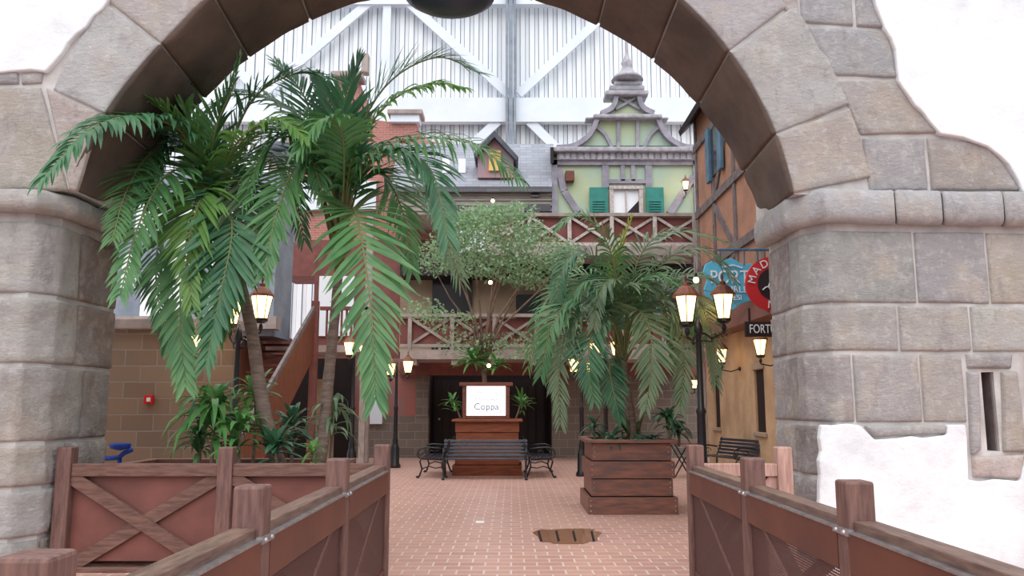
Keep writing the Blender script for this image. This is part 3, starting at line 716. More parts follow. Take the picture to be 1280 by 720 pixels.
# right palm: clumping
tc_ = P3([(792, 560, 13.2), (790, 520, 13.2), (782, 470, 13.2), (778, 420, 13.2)])
C = palm_thing('palm_tree', 'bushy clumping palm growing in the right wooden planter', tc_[0], tc_, .06, .04,
   [P3([(790, 545, 13.2), (775, 500, 13.2), (768, 400, 13.2)]), P3([(795, 545, 13.3), (810, 480, 13.3), (815, 390, 13.3)])])
spec = [
 ([(778, 440, 13.2), (770, 350, 13.1), (757, 300, 13.0), (725, 268, 12.9), (695, 285, 12.8)], .5, .032, 30, .6, 'palm_leaf', .6),
 ([(780, 440, 13.2), (765, 370, 13.1), (735, 318, 13.0), (705, 330, 12.8), (695, 385, 12.7)], .5, .036, 30, .6, 'palm_leaf_blue', .6),
 ([(780, 440, 13.2), (790, 350, 13.1), (815, 300, 13.0), (860, 290, 12.8), (915, 305, 12.7)], .5, .03, 34, .5, 'palm_leaf_grey', .6),
 ([(780, 440, 13.2), (800, 370, 13.0), (840, 320, 12.8), (885, 315, 12.6), (918, 350, 12.5)], .5, .03, 32, .6, 'palm_leaf_grey', .6),
 ([(780, 430, 13.2), (768, 370, 13.2), (775, 310, 13.2), (790, 270, 13.2)], .28, .03, 10, .05, 'new_leaf', 1.6),
 ([(780, 440, 13.2), (768, 390, 13.2), (768, 330, 13.2), (782, 290, 13.1)], .3, .03, 8, .05, 'new_leaf', 1.7),
 ([(778, 450, 13.2), (750, 390, 12.9), (715, 375, 12.7), (688, 412, 12.5), (676, 470, 12.4)], .55, .036, 34, .35, 'palm_leaf', .7),
 ([(778, 450, 13.2), (745, 400, 12.9), (715, 400, 12.7), (700, 450, 12.5), (700, 530, 12.4)], .55, .036, 34, .35, 'palm_leaf_grey', .7),
 ([(780, 455, 13.2), (765, 400, 12.8), (742, 412, 12.5), (735, 455, 12.3), (742, 500, 12.2)], .55, .04, 34, .25, 'palm_leaf_blue', .8),
 ([(780, 455, 13.2), (795, 390, 12.8), (812, 412, 12.5), (814, 460, 12.3), (808, 510, 12.2)], .55, .04, 34, .25, 'palm_leaf_grey', .8),
 ([(780, 455, 13.2), (815, 380, 12.9), (845, 390, 12.7), (855, 440, 12.5), (850, 510, 12.4)], .55, .036, 34, .35, 'palm_leaf_grey', .7),
 ([(780, 455, 13.2), (830, 370, 13.0), (870, 370, 12.9), (890, 420, 12.8), (895, 480, 12.7)], .5, .032, 32, .4, 'palm_leaf_grey', .7),
 ([(780, 450, 13.2), (755, 360, 13.4), (715, 345, 13.6), (675, 390, 13.8), (660, 460, 13.9)], .5, .03, 30, .5, 'palm_leaf', .6),
 ([(780, 455, 13.2), (775, 380, 13.0), (790, 355, 12.8), (825, 365, 12.7), (838, 420, 12.6)], .5, .036, 30, .5, 'palm_leaf_grey', .6),
 ([(780, 455, 13.2), (760, 370, 13.0), (735, 352, 12.8), (715, 375, 12.7), (722, 440, 12.6)], .5, .036, 30, .5, 'palm_leaf', .6),
 ([(780, 450, 13.2), (800, 380, 13.3), (835, 350, 13.4), (880, 345, 13.5), (915, 375, 13.6)], .5, .032, 30, .5, 'palm_leaf_grey', .7),
 ([(780, 455, 13.2), (760, 400, 13.4), (725, 390, 13.6), (700, 430, 13.7), (690, 490, 13.8)], .5, .034, 30, .4, 'palm_leaf_grey', .7),
 ([(780, 455, 13.2), (790, 410, 13.4), (825, 400, 13.6), (845, 450, 13.7), (850, 500, 13.8)], .5, .034, 30, .4, 'palm_leaf', .7),
 ([(780, 450, 13.2), (782, 380, 12.9), (770, 350, 12.7), (750, 365, 12.5), (742, 410, 12.4)], .5, .034, 30, .4, 'palm_leaf_grey', .7),
 ([(780, 450, 13.2), (792, 370, 12.9), (815, 345, 12.7), (850, 360, 12.5), (868, 410, 12.4)], .5, .034, 30, .4, 'palm_leaf', .7),
 ([(790, 500, 13.2), (768, 450, 12.9), (762, 462, 12.6), (768, 495, 12.4), (775, 525, 12.35)], .4, .04, 24, .3, 'dark_leaf', .8),
]
for pts, L, w, n_, dr, m_, fw in spec: frond(P3(pts), C, rb, L, w, n_, dr, m_, fwd=fw, gap=.05)

def strap_plant(name, label, base, h, n_, L, w, m_, seed, droop=.7, parent=None, group=None, cat='plant', tilt=None):
    rr = random.Random(seed); base = Vector(base)
    p = thing(name, label, cat, base, group)
    top = base+Vector(((tilt or (0, 0))[0], (tilt or (0, 0))[1], h))
    if h > .05: MB().tube([base, base.lerp(top, .5)+Vector((.01, 0, 0)), top], [.025, .02, .016], 7).build('stem', 'branch', p)
    mb = MB()
    for k in range(n_):
        a = 2.4*k+rr.uniform(-.3, .3); el = rr.uniform(-.15, 1.25)
        d = Vector((math.cos(a)*math.cos(el), math.sin(a)*math.cos(el), math.sin(el)))
        blade(mb, top-Vector((0, 0, h*.5*rr.random()**2)), d, L*rr.uniform(.7, 1.1), w*rr.uniform(.8, 1.15), Vector((0, 0, 1)) if abs(d.z) < .9 else Vector((0, -1, 0)), droop*rr.uniform(.6, 1.4), 0)
    mb.build('leaves', m_, p, smooth=True)
    return p
BED = .82
def bed(x, y, Y): q = at(x, y, Y); return q
for k, (x, y, Y, n_, L, w, m_, lab, dr) in enumerate([
   (268, 500, 9.15, 46, .58, .07, 'cordyline_leaf', 'tall strap-leaved plant with drooping yellow-edged leaves, first from the left behind the fence', .9),
   (300, 530, 9.0, 30, .42, .06, 'cordyline_leaf', 'mid-sized strap-leaved plant just behind the middle fence post', .7),
   (345, 553, 9.0, 26, .36, .065, 'dark_leaf', 'low dark green plant with upright leaves between the two palm trunks', .4),
   (366, 525, 9.9, 22, .42, .06, 'dark_leaf', 'broad-leaved shadowy plant behind the gap between the palm trunks', .6),
   (250, 545, 9.3, 30, .4, .045, 'palm_leaf', 'low bright tuft at the foot of the brick wall side of the planter bed', .7),
   (438, 505, 9.6, 26, .42, .045, 'palm_leaf_grey', 'hanging strap-leaved plant right of the tall palm trunk', 1.0),
   (320, 490, 10.0, 26, .45, .06, 'cordyline_leaf', 'strap-leaved plant high behind the leaning palm trunk', .7),
   (392, 560, 9.05, 14, .24, .04, 'palm_leaf_light', 'small yellow-green sprout at the foot of the tall palm', .8)]):
    q = bed(x, y, Y); q2 = Vector((q.x, q.y, min(BED, q.z-.02)))
    if q2.x > -2.12: q2.x = -2.12
    strap_plant('cordyline_plant', lab, q2, max(.08, q.z-q2.z), int(n_*1.5), L*1.2, w*1.15, m_, 50+k, dr)
for k, (x, y, Y, n_, L, w, lab) in enumerate([(765, 548, 12.75, 22, .34, .045, 'dark strap-leaved plant spilling over the left front rim of the right planter'), (835, 520, 12.9, 26, .4, .07, 'dark broad-leaved plant on the right side of the right planter'),
        (742, 530, 13.3, 20, .36, .04, 'fine dark fern at the back left corner of the right planter'), (800, 552, 12.8, 18, .26, .04, 'short dark tuft at the middle front of the right planter'), (785, 535, 13.4, 26, .4, .06, 'tall dark plant behind the palm stem in the right planter'), (815, 550, 13.0, 22, .3, .05, 'low dark plant right of the palm stem in the right planter'), (848, 535, 13.3, 22, .34, .06, 'broad dark plant at the right back corner of the right planter')]):
    q = at(x, y, Y); z = min(.97, q.z-.02)
    strap_plant('planter_plant', lab, (q.x, q.y, z), max(.06, q.z-z), int(n_*1.6), L*1.1, w*1.1, 'dark_leaf', 80+k, .8)
# ground cover in the right planter
# centre planter plants
for k, (x, y, n_, L, lab) in enumerate([(566, 500, 30, .42, 'spiky green plant at the left side of the lit board'), (652, 500, 34, .5, 'spiky green plant at the right side of the lit board')]):
    q = at(x, y, 19.7); strap_plant('spiky_plant', lab, (max(-1.2, min(.05, q.x)), 19.7, 1.18), max(.1, q.z-1.18), n_, L, .05, 'cordyline_leaf', 90+k, .5, tilt=(q.x-max(-1.2, min(.05, q.x)), 0))

# ficus tree over the centre planter
tr = thing('ficus_tree', 'small-leaved tree with pale bare branches rising from the centre planter', 'tree', (-.5, 20.0, 1.18))
rt = random.Random(11)
br = MB(); base = at(608, 522, 20.0); base.z = 1.15
tipsrc = [(560, 300), (590, 280), (640, 290), (680, 300), (545, 340), (700, 330), (620, 320), (575, 330), (660, 340), (530, 385), (575, 400), (655, 420), (640, 270)]
br.tube([base, at(606, 480, 20), at(604, 450, 20)], [.07, .06, .055], 8)
for k, (x, y) in enumerate(tipsrc):
    Yt = 20+rt.uniform(-.8, .8)
    m1 = at(604+(x-604)*.25+rt.uniform(-4, 4), 450+(y-450)*.35, 20+(Yt-20)*.3); m2 = at(604+(x-604)*.7, 450+(y-450)*.7, 20+(Yt-20)*.7)
    br.tube([at(604, 455, 20), m1, m2, at(x, y, Yt)], [.04, .03, .018, .006], 6)
br.build('branches', 'branch', tr, smooth=True)
lf = MB()
def leafcloud(cx, cy, rx, ry, cnt, Yc, ry3):
    for _ in range(cnt):
        while 1:
            a, b_, c_ = rt.uniform(-1, 1), rt.uniform(-1, 1), rt.uniform(-1, 1)
            if a*a+b_*b_+c_*c_ < 1: break
        q = at(cx+a*rx, cy+b_*ry, Yc+c_*ry3)
        d = Vector((rt.uniform(-1, 1), rt.uniform(-1, 1), rt.uniform(-.9, .3))).normalized()
        s_ = rt.uniform(.06, .13); o = d.orthogonal().normalized()*s_*.32
        o = Matrix.Rotation(rt.uniform(0, 6), 3, d) @ o
        lf.add([q, q+d*s_*.5+o, q+d*s_, q+d*s_*.5-o], [(0, 1, 2, 3)])
for a in [(615, 290, 70, 32, 2600, 20, 1.2), (570, 305, 36, 34, 900, 19.6, .8), (665, 315, 42, 36, 1200, 19.8, .9), (600, 270, 36, 18, 600, 20, .8), (635, 335, 50, 20, 900, 20, .9), (590, 330, 40, 18, 600, 19.7, .8), (545, 320, 24, 26, 500, 20.2, .6), (640, 262, 34, 12, 400, 20, .6), (705, 320, 26, 24, 500, 19.9, .6), (660, 350, 30, 12, 300, 20, .6), (570, 275, 26, 14, 350, 20, .6),
          (560, 400, 40, 16, 300, 19.8, .7), (530, 385, 26, 16, 200, 19.8, .6), (590, 430, 50, 16, 350, 20, .7), (650, 430, 40, 20, 320, 20, .7), (700, 340, 22, 30, 350, 20, .6)]: leafcloud(a[0], a[1], a[2], a[3], int(a[4]*.85), a[5], a[6])
lf.build('foliage', 'ficus_leaf', tr)
for k, (x, y, n_, L, lab) in enumerate([(592, 452, 46, .75, 'drooping strap-leaved clump hung at the left of the tree trunk'), (622, 458, 30, .6, 'smaller drooping clump at the right of the tree trunk'), ]):
    q = at(x, y, 19.7); strap_plant('epiphyte_plant', lab, q-Vector((0, 0, .05)), .06, n_, L, .08, 'cordyline_leaf', 95+k, .6)

# ---------------------------------------------------------------- lit board on the centre planter
sg = thing('menu_board', 'brightly lit white menu board in a brown wooden frame', 'sign', at(608, 522, 19.25))
MB().pbox(578, 481, 583, 524, 19.2, .12).pbox(632, 481, 637, 524, 19.2, .12).pbox(574, 478, 641, 482.5, 19.17, .2).pbox(583, 519.5, 632, 524, 19.2, .1).build('frame', 'brown_board', sg, bevel=.01)
MB().pbox(583, 482.5, 632, 519.5, 19.24, .05).build('lit_panel', 'lightbox', sg)
Yb = 19.225
tx = MB()
for y0, xs in ((490, (594, 626)), (498, (593, 621))):
    pts = [at(xs[0]+(xs[1]-xs[0])*i/30, y0+2.2*math.sin(i*1.9)*(.6+.4*math.sin(i*.7))+i*.06, Yb) for i in range(31)]
    tx.tube(pts, .006, 4)
tx.build('faint_writing', 'ink', sg)
q = at(608, 508.5, Yb); textmesh('written_word', 'Coppa', q, .22, 'ink', sg)
q = at(626, 514, Yb); textmesh('written_word', '2', q, .1, 'ink', sg)

# ---------------------------------------------------------------- benches
def bench_proto(name, w=1.9):
    root = thing(name, '', 'bench')
    for sx in (-1, 1):
        x = sx*(w/2-.04); e = MB()
        e.tube([(x, -.34, 0), (x, -.3, .06), (x, -.25, .2), (x, -.3, .36), (x, -.27, .43), (x, .18, .41), (x, .3, .62), (x, .36, .86)], [.022, .02, .02, .02, .024, .024, .02, .018], 7)
        e.tube([(x, .3, 0), (x, .26, .08), (x, .2, .24), (x, .2, .41)], .02, 7)
        e.tube([(x, -.25, .2), (x, -.1, .26), (x, .05, .22), (x, .2, .24)], .014, 6)
        # scrolled armrest
        sc = [(x, .22, .64), (x, 0, .67), (x, -.18, .68), (x, -.31, .64), (x, -.35, .56), (x, -.29, .5), (x, -.23, .54), (x, -.26, .59)]
        e.tube(sc, .018, 7); e.tube([(x, -.3, .43), (x, -.36, .5), (x, -.35, .57)], .014, 6)
        sp = [(x, -.04+.09*math.cos(a*.9)*(1-a/9), .54+.09*math.sin(a*.9)*(1-a/9)) for a in range(8)]
        e.tube(sp, .01, 6)
        e.ball((x, -.35, .02), .035, 8); e.ball((x, .3, .02), .035, 8)
        e.build('bench_end', 'iron_black', root, smooth=True)
    for k in range(6):
        y = -.27+k*.083
        MB().box(-w/2, w/2, y, y+.06, .43+.006*k*0, .455).build('seat_slat', 'slat_black', root, bevel=.006)
    for k in range(5):
        z = .5+k*.078; y = .215+(z-.43)*.33
        MB().beam((-w/2, y, z), (w/2, y, z), .025, .058, (0, .33, 1)).build('back_slat', 'slat_black', root, bevel=.005)
    return root
b1 = bench_proto('iron_bench'); b1.location = (-.6, 18.35, 0)
tag(b1, 'long black slatted bench with curly iron ends below the lit board', 'bench', 'benches around the yard')
gb = ground(535, 594); gr_ = ground(676, 594)
for loc, rz, lab in (((-1.78, 19.3, 0), -PI/2, 'black iron bench seen end-on at the left side of the centre planter'), ((.62, 19.3, 0), PI/2, 'black iron bench seen end-on at the right side of the centre planter'),
                     ((5.0, 19.0, 0), -1.25, 'black iron bench against the ochre wall on the right')):
    c_ = copy_tree(b1); c_.location = loc; c_.rotation_euler = (0, 0, rz); c_['label'] = lab
    c_.scale = (.85, 1, 1)

# ---------------------------------------------------------------- lamps
def add_lantern(root, c, s, parent_is_root=True, m='lamp_glass'):
    c = Vector(c); n = 6
    g = MB().lathe([(.085*s, -.2*s), (.15*s, .12*s)], c, n, rot=.3).build('lantern_glass', m, root)
    MB().lathe([(.18*s, .12*s), (.17*s, .15*s), (.1*s, .24*s), (.05*s, .27*s), (.045*s, .31*s), (.012*s, .33*s), (.02*s, .37*s), (.004*s, .43*s)], c, n*2).build('lantern_cap', 'copper_cap', root)
    f = MB()
    for j in range(n):
        a = 2*PI*j/n+.3; f.tube([c+Vector((.088*s*math.cos(a), .088*s*math.sin(a), -.2*s)), c+Vector((.153*s*math.cos(a), .153*s*math.sin(a), .12*s))], .007*s, 5)
    f.lathe([(.05*s, -.27*s), (.1*s, -.24*s), (.1*s, -.2*s), (.02*s, -.195*s)], c, n*2)
    f.lathe([(.02*s, -.38*s), (.035*s, -.33*s), (.02*s, -.28*s)], c, 10)
    f.build('lantern_frame', 'iron_black', root)
def point(c, e, r=.12, col=(1, .72, .42)):
    l = bpy.data.lights.new('lamp_bulb', 'POINT'); l.energy = e; l.color = col; l.shadow_soft_size = r
    o = bpy.data.objects.new('lamp_bulb', l); COL.objects.link(o); o.location = c
    return o
def street_lamp(label, x, Y, lamps, s=1.0, energy=0, topy=None):
    X = at(x, 505, Y).x
    root = thing('street_lamp', label, 'lamp post', (X, Y, 0), 'street lamps in the yard')
    zt = topy
    k = s
    MB().lathe([(.17*k, 0), (.17*k, .06), (.13*k, .12), (.12*k, .5), (.09*k, .58), (.075*k, .64), (.085*k, .7), (.06*k, .78), (.055*k, 1.5), (.07*k, 1.54), (.045*k, 1.6), (.035*k, zt-.25), (.06*k, zt-.2), (.05*k, zt-.12), (.02*k, zt)], (X, Y, 0), 14).build('post', 'iron_black', root, smooth=True)
    for (px, py, LY) in lamps:
        c = at(px, py, LY)
        st = Vector((X, Y, zt-.22)); en = c+Vector((0, 0, -.36*s))
        mid = (st+en)/2+Vector((0, 0, -.1*s))
        MB().tube([st, st.lerp(mid, .5)+Vector((0, 0, .03)), mid, en+Vector((0, 0, -.04)), en], .016*s, 6).tube([st+Vector((0, 0, -.12)), mid+Vector((0, 0, -.05)), mid+Vector((0, 0, .06))], .01*s, 5).build('arm', 'iron_black', root, smooth=True)
        add_lantern(root, c, s)
        if energy:
            pl = point(c+Vector((0, 0, -.02)), energy); pl.parent = root; pl.location = pl.location-Vector((X, Y, 0))
    return root
street_lamp('black street lamp with two big glowing lanterns left of the hanging signs', 876, 12.2, [(858, 383, 11.85), (904, 380, 12.7)], 1.15, 55, 2.95)
street_lamp('black street lamp glowing among the left palm fronds', 294, 11.2, [(327, 381, 11.1), (289, 388, 11.3), ], .95, 45, 2.75)
street_lamp('distant street lamp at the left of the dark doorway', 495, 21.5, [(510, 457, 21.5), (488, 460, 21.5)], .9, 25, 2.8)
street_lamp('distant street lamp behind the drooping palm frond', 441, 19.3, [(437, 434, 19.4), (456, 438, 19.2)], .9, 25, 3.1)
street_lamp('distant street lamp just left of the right planter', 727, 19.0, [(717, 455, 19), (738, 460, 19)], .9, 25, 2.6)
street_lamp('distant street lamp whose two lanterns shine through the right palm', 757, 17.0, [(744, 436, 17), (770, 434, 17)], .85, 25, 2.85)
FX = 5.55
def wall_lantern(label, c, wallp, s=.85, energy=30):
    root = thing('wall_lantern', label, 'lantern', wallp, 'wall lanterns')
    c = Vector(c); w = Vector(wallp)
    MB().tube([w, w.lerp(c+Vector((0, 0, -.38*s)), .5)+Vector((0, 0, -.06)), c+Vector((0, 0, -.4*s)), c+Vector((0, 0, -.3*s))], .014, 6).ball(w, .05, 8).build('bracket', 'iron_black', root)
    add_lantern(root, c, s)
    pl = point(c, energy); pl.parent = root; pl.location = pl.location-w
    return root
c = at(902, 443, 19.6); wall_lantern('farther glowing lantern on the ochre wall', (5.1, 19.6, c.z), (FX-.02, 19.6, c.z-.35), .95, 130)
c = at(950, 432, 16.6); wall_lantern('nearer glowing lantern on the ochre wall beside the stone pier', (5.12, 16.6, c.z), (FX-.02, 16.6, c.z-.35), .95, 130)
c = at(868, 479, 23.5); wall_lantern('small lantern at the far corner behind the big street lamp', c, (c.x+.1, 24.9, c.z-.2), .7, 12)
c = at(245, 425, 12.3); wall_lantern('lantern on the sandy block wall behind the left palm', c, (c.x, 12.6, c.z-.3), .6, 12)
c = at(857, 231, 25.5); wall_lantern('lantern high on the green house front', c, (c.x, 25.98, c.z-.3), .8, 30)
for k, (x, y, Y, lab) in enumerate([(870, 350, 12.9, 'small round bulb above the right street lamp'), (613, 353, 19.2, 'small bulb glowing inside the tree crown'), (611, 457, 19.4, 'small bulb at the foot of the tree crown'), (372, 218, 14, 'small bulb high among the left palm stems'), (616, 251, 20.6, 'small bulb just above the tree top')]):
    q = at(x, y, Y); o = thing('string_bulb', lab, 'bulb', q, 'string light bulbs')
    MB().ball(q, .05, 8).build('bulb_glass', 'bulb_glow', o, smooth=True); MB().lathe([(.02, .04), (.025, .1), (.01, .12)], q, 8).tube([q+Vector((0, 0, .1)), q+Vector((0, 0, .3))], .004, 4).build('socket', 'iron_black', o)

# ---------------------------------------------------------------- back of the yard
# hangar wall
hb = thing('wall_back', None, None, (0, 38, 0)); hb['kind'] = 'structure'
YH = 36.0
w = MB(); x = -26.0; 
while x < 26:
    w.add([(x, YH, 0), (x+.22, YH, 0), (x+.25, YH+.07, 0), (x+.41, YH+.07, 0), (x+.44, YH, 0), (x, YH, 22), (x+.22, YH, 22), (x+.25, YH+.07, 22), (x+.41, YH+.07, 22), (x+.44, YH, 22)],
          [(0, 1, 6, 5), (1, 2, 7, 6), (2, 3, 8, 7), (3, 4, 9, 8)], 0); x += .44
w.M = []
for i in range(len(w.F)): w.M.append(1 if i % 4 in (1, 3) else 0)  # sloped rib flanks are greyed to paint in their shade
w.build('corrugated_sheet', ['white_metal', 'rib_shade'], hb)
st = MB()
st.pbox(-200, 122, 1500, 152, YH-.6, .4); st.pbox(-200, -8, 1500, 5, YH-.6, .4)
st.build('girder', 'beam_white', hb)
MB().pbox(478, -40, 488, 122, YH-.5, .3).build('column', 'beam_white', hb)
for x0, x1 in ((632, 635), (636, 641), (642, 645)):
    MB().pbox(x0, -60, x1, 182, YH-.95, .3).build('column', 'column_grey', hb)
dg = MB()
for p_, q_ in (((462, 3), (335, 112)), ((510, 3), (636, 118)), ((648, 118), (748, 26)), ((820, 3), (940, 118)), ((200, 3), (330, 118)),
               ((622, 152), (560, 210)), ((662, 152), (720, 210)), ((330, 152), (390, 210)), ((560, 170), (500, 120)) )[:8]:
    dg.pbeam(p_, q_, .42, YH-.5, .15)
dg.build('diagonal_brace', 'beam_white', hb)

# green gabled house
gh = thing('gabled_house', 'pale green half-timbered house with a stepped curved gable and teal shutters', 'building', at(782, 268, 26))
YG = 26.0
g = MB(); g.pbox(692, 196, 876, 300, YG, 3.5)
half = [(698, 182), (722, 180), (742, 168), (750, 152), (752, 146), (752, 142), (756, 136), (768, 132), (776, 118), (785, 112)]
poly = half + [(2*785-x, y) for x, y in reversed(half[:-1])]
g.ppoly(poly, YG, .35); g.build('front_wall', 'green_render', gh)
tm = MB()
def edge(pts, wdt, Y=YG-.1, th=.3):
    for i in range(len(pts)-1): tm.pbeam(pts[i], pts[i+1], wdt, Y, th)
def sym(pts): return [(2*785-x, y) for x, y in pts]
def arc(pts, n=10):
    P = [Vector((x, y, 0)) for x, y in pts]; return [tuple(cr(P, i/n)[:2]) for i in range(n+1)]
def ribbon(pts, wpx, Y, th, mi=0):
    up = []; dn = []
    for i, (x, y) in enumerate(pts):
        a = pts[max(0, i-1)]; b_ = pts[min(len(pts)-1, i+1)]; dx, dy = b_[0]-a[0], b_[1]-a[1]; l = math.hypot(dx, dy)
        nx, ny = -dy/l*wpx/2, dx/l*wpx/2; up.append((x+nx, y+ny)); dn.append((x-nx, y-ny))
    tm.ppoly(up+dn[::-1], Y, th)
for S in (lambda p: p, sym):
    ribbon(S(arc([(696, 184), (716, 182), (733, 172), (742, 160), (747, 147)])), 6, YG-.25, .5)
    ribbon(S(arc([(752, 141), (764, 135), (769, 127), (771, 117)], 8)), 6, YG-.25, .5)
    ribbon(S(arc([(746, 158), (757, 168), (765, 184)], 5)), 4, YG-.12, .3)
    ribbon(S([(773, 148), (773, 184)]), 4, YG-.11, .3)
    ribbon(S([(770, 136), (798, 120)]), 3, YG-.13+(.02 if S([(0, 0)])[0][0] else 0), .3)
tm.pbox(690, 200, 876, 206, YG-.12, .3).pbox(690, 200, 697, 300, YG-.12, .3).pbox(868, 200, 876, 300, YG-.12, .3)
tm.pbox(753, 206, 761, 234, YG-.1, .3).pbox(807, 206, 815, 234, YG-.1, .3).pbox(776, 206, 781, 226, YG-.1, .3).pbox(789, 206, 794, 226, YG-.1, .3).pbox(761, 224, 807, 229, YG-.1, .3)
edge([(698, 212), (705, 240), (722, 266)], .22); edge([(866, 222), (836, 268)], .22)
tm.build('timber_frame', 'purple_timber', gh)
cn = MB()
cn.pbox(692, 183, 878, 189, YG-.4, .8).pbox(696, 189, 874, 200, YG-.2, .5)
cn.pbox(742, 142, 828, 147, YG-.35, .8).pbox(732, 146, 836, 149, YG-.2, .5)
cn.pbox(757, 112, 811, 118, YG-.35, .8).pbox(762, 106, 806, 112, YG-.28, .65).pbox(768, 101, 802, 106, YG-.2, .5)
cn.build('cornice', 'cornice_stone', gh, bevel=.05)
cb = MB()
for i in range(22): cb.pbox(699+i*8, 190, 704.5+i*8, 199, YG-.24, .1)
cb.build('bracket_row', 'cornice_stone', gh)
q = at(784, 101, YG); MB().lathe([(.55, 0), (.45, .15), (.25, .3), (.16, .5), (.2, .62), (.12, .75), (.06, .95), (.05, 1.6), (.01, 1.75)], q, 14).build('finial', 'cornice_stone', gh, smooth=True)
fr = MB(); fr.pbox(762, 232, 767, 268, YG-.16, .2).pbox(799, 232, 804, 268, YG-.16, .2).pbox(762, 232, 804, 236, YG-.18, .22); fr.pbox(782, 236, 783.5, 268, YG-.12, .1)
wf = fr.build('window_frame', 'pale_timber', gh)
MB().pbox(767, 236, 799, 268, YG-.03, .05).build('window_pane', 'window_bright', wf)
MB().ppoly([(784, 266), (799, 250), (799, 268), (784, 268)], YG-.06, .03).build('window_curtain', 'dark_board', wf)
for x0, x1 in ((737, 760), (808, 830)):
    s = MB(); s.pbox(x0, 234, x1, 268, YG-.2, .08)
    for i in range(5): s.pbox(x0+4, 250+i*3.2, x1-4, 252+i*3.2, YG-.24, .05)
    s.build('shutter', 'teal_paint', gh, bevel=.01)
MB().pbox(707, 213, 718, 226, YG-.3, .3).build('wall_box', 'brown_board', gh, bevel=.02)
MB().add([at(688, 184, YG-.4), at(692, 184, YG-.4), at(692, 184, YG+3), at(688, 184, YG+3), at(688, 204, YG-.4), at(692, 204, YG-.4), at(692, 204, YG+3), at(688, 204, YG+3)],
   [(0, 1, 2, 3), (4, 5, 6, 7), (0, 1, 5, 4), (2, 3, 7, 6), (0, 3, 7, 4), (1, 2, 6, 5)]).build('eave_end', 'dark_board', gh)

# shingled house
sh = thing('shingled_house', 'grey shingle-roofed house with a small yellow-windowed dormer', 'building', at(600, 268, 26))
r0 = at(495, 180, 28.5); r1 = at(692, 180, 28.5); e0 = at(490, 233, 25.6); e1 = at(690, 233, 25.6)
MB().prism([r0, r1, e1, e0], (0, .1, -.15)).build('roof', 'roof_shingle', sh)
s = MB(); s.pbox(492, 234, 690, 268, 26, 2.5)
for i in range(5): s.pbox(492, 236+i*6.5, 690, 237.5+i*6.5, 25.94, .1)
s.build('wall', 'siding', sh)
MB().pbox(655, 255, 688, 264, 25.9, .12).build('window', 'glass_dark', sh)
MB().pbox(664, 241, 674, 246, 25.9, .12).build('window', 'glass_dark', sh)
MB().pbox(548, 256, 580, 262, 25.9, .12).build('window', 'glass_dark', sh)
dm = MB(); dm.ppoly([(597, 193), (618, 172), (642, 195), (642, 222), (597, 222)], 25.9, 2.0); dmo = dm.build('dormer_wall', 'dormer_render', sh)
MB().ppoly([(618, 163), (592, 192), (594, 196), (618, 171)], 25.6, 2.6).ppoly([(618, 163), (648, 196), (645, 200), (618, 171)], 25.6, 2.6).build('dormer_roof', 'slate_dark', sh)
MB().pbox(611, 188, 626, 213, 25.8, .1).pbox(618, 187, 619, 213, 25.76, .1).build('yellow_shutter', 'yellow_paint', sh)
for x0 in (553, 573): MB().pbox(x0, 198, x0+9, 216, 26.4, .3).build('roof_window', 'window_bright', sh)

# red brick house left of it
rh = thing('brick_house', 'red brick house with curved gables and stone caps behind the left palms', 'building', at(440, 268, 28.5))
YR = 28.5
MB().ppoly([(352, 300), (352, 205), (392, 200), (405, 150), (418, 110), (420, 96), (446, 96), (448, 118), (470, 150), (485, 152), (520, 152), (522, 168), (534, 176), (560, 180), (560, 300)], YR, 2.5).build('brick_wall', 'red_brick', rh)
MB().pbox(414, 88, 452, 95, YR-.3, .9).build('stone_cap', 'grey_timber', rh, bevel=.03)
MB().pbox(452, 66, 460, 90, YR+.5, .4).build('stone_cap', 'grey_timber', rh, bevel=.03)
MB().pbox(484, 136, 528, 142, YR-.3, .9).build('stone_cap', 'grey_timber', rh, bevel=.03)
MB().pbox(350, 172, 392, 178, YR-.3, .9).build('stone_cap', 'grey_timber', rh, bevel=.03)
MB().pbox(488, 142, 524, 152, YR-.2, .6).build('white_band', 'beam_white', rh)
MB().pbox(352, 178, 392, 198, YR-.25, .5).build('white_band', 'beam_white', rh)
MB().pbox(362, 226, 404, 262, YR-.2, .3).build('white_band', 'beam_white', rh)
MB().pbox(425, 226, 470, 262, YR-.2, .3).build('white_band', 'beam_white', rh)
MB().pbox(334, 190, 366, 300, 24, .8).build('chimney', 'grey_timber', rh)
MB().lathe([(.62, 0), (.62, .12), (.5, .3), (.3, .42), (.02, .48)], at(350, 196, 24.4), 16).build('chimney_cap', 'dome_paint', rh, smooth=True)
MB().pbox(352, 300, 560, 345, YR, 2).build('lower_wall', 'red_board', rh)

# grey shed with bright windows, far left
gs = thing('grey_shed', 'pale grey building with tall bright windows behind the left stone pier', 'building', at(230, 400, 19))
MB().pbox(100, 215, 345, 420, 19, 1.5).build('wall', 'column_grey', gs)
for a in ((170, 255, 206, 288), (152, 318, 170, 360), (176, 338, 204, 395), (214, 262, 240, 388), (262, 262, 300, 388)):
    MB().pbox(*a, 18.94, .08).build('window_pane', 'window_bright', gs)  # white pane colour stands in for the bright sky behind
MB().pbox(130, 395, 345, 411, 18.7, .4).build('sill_band', 'grey_timber', gs)

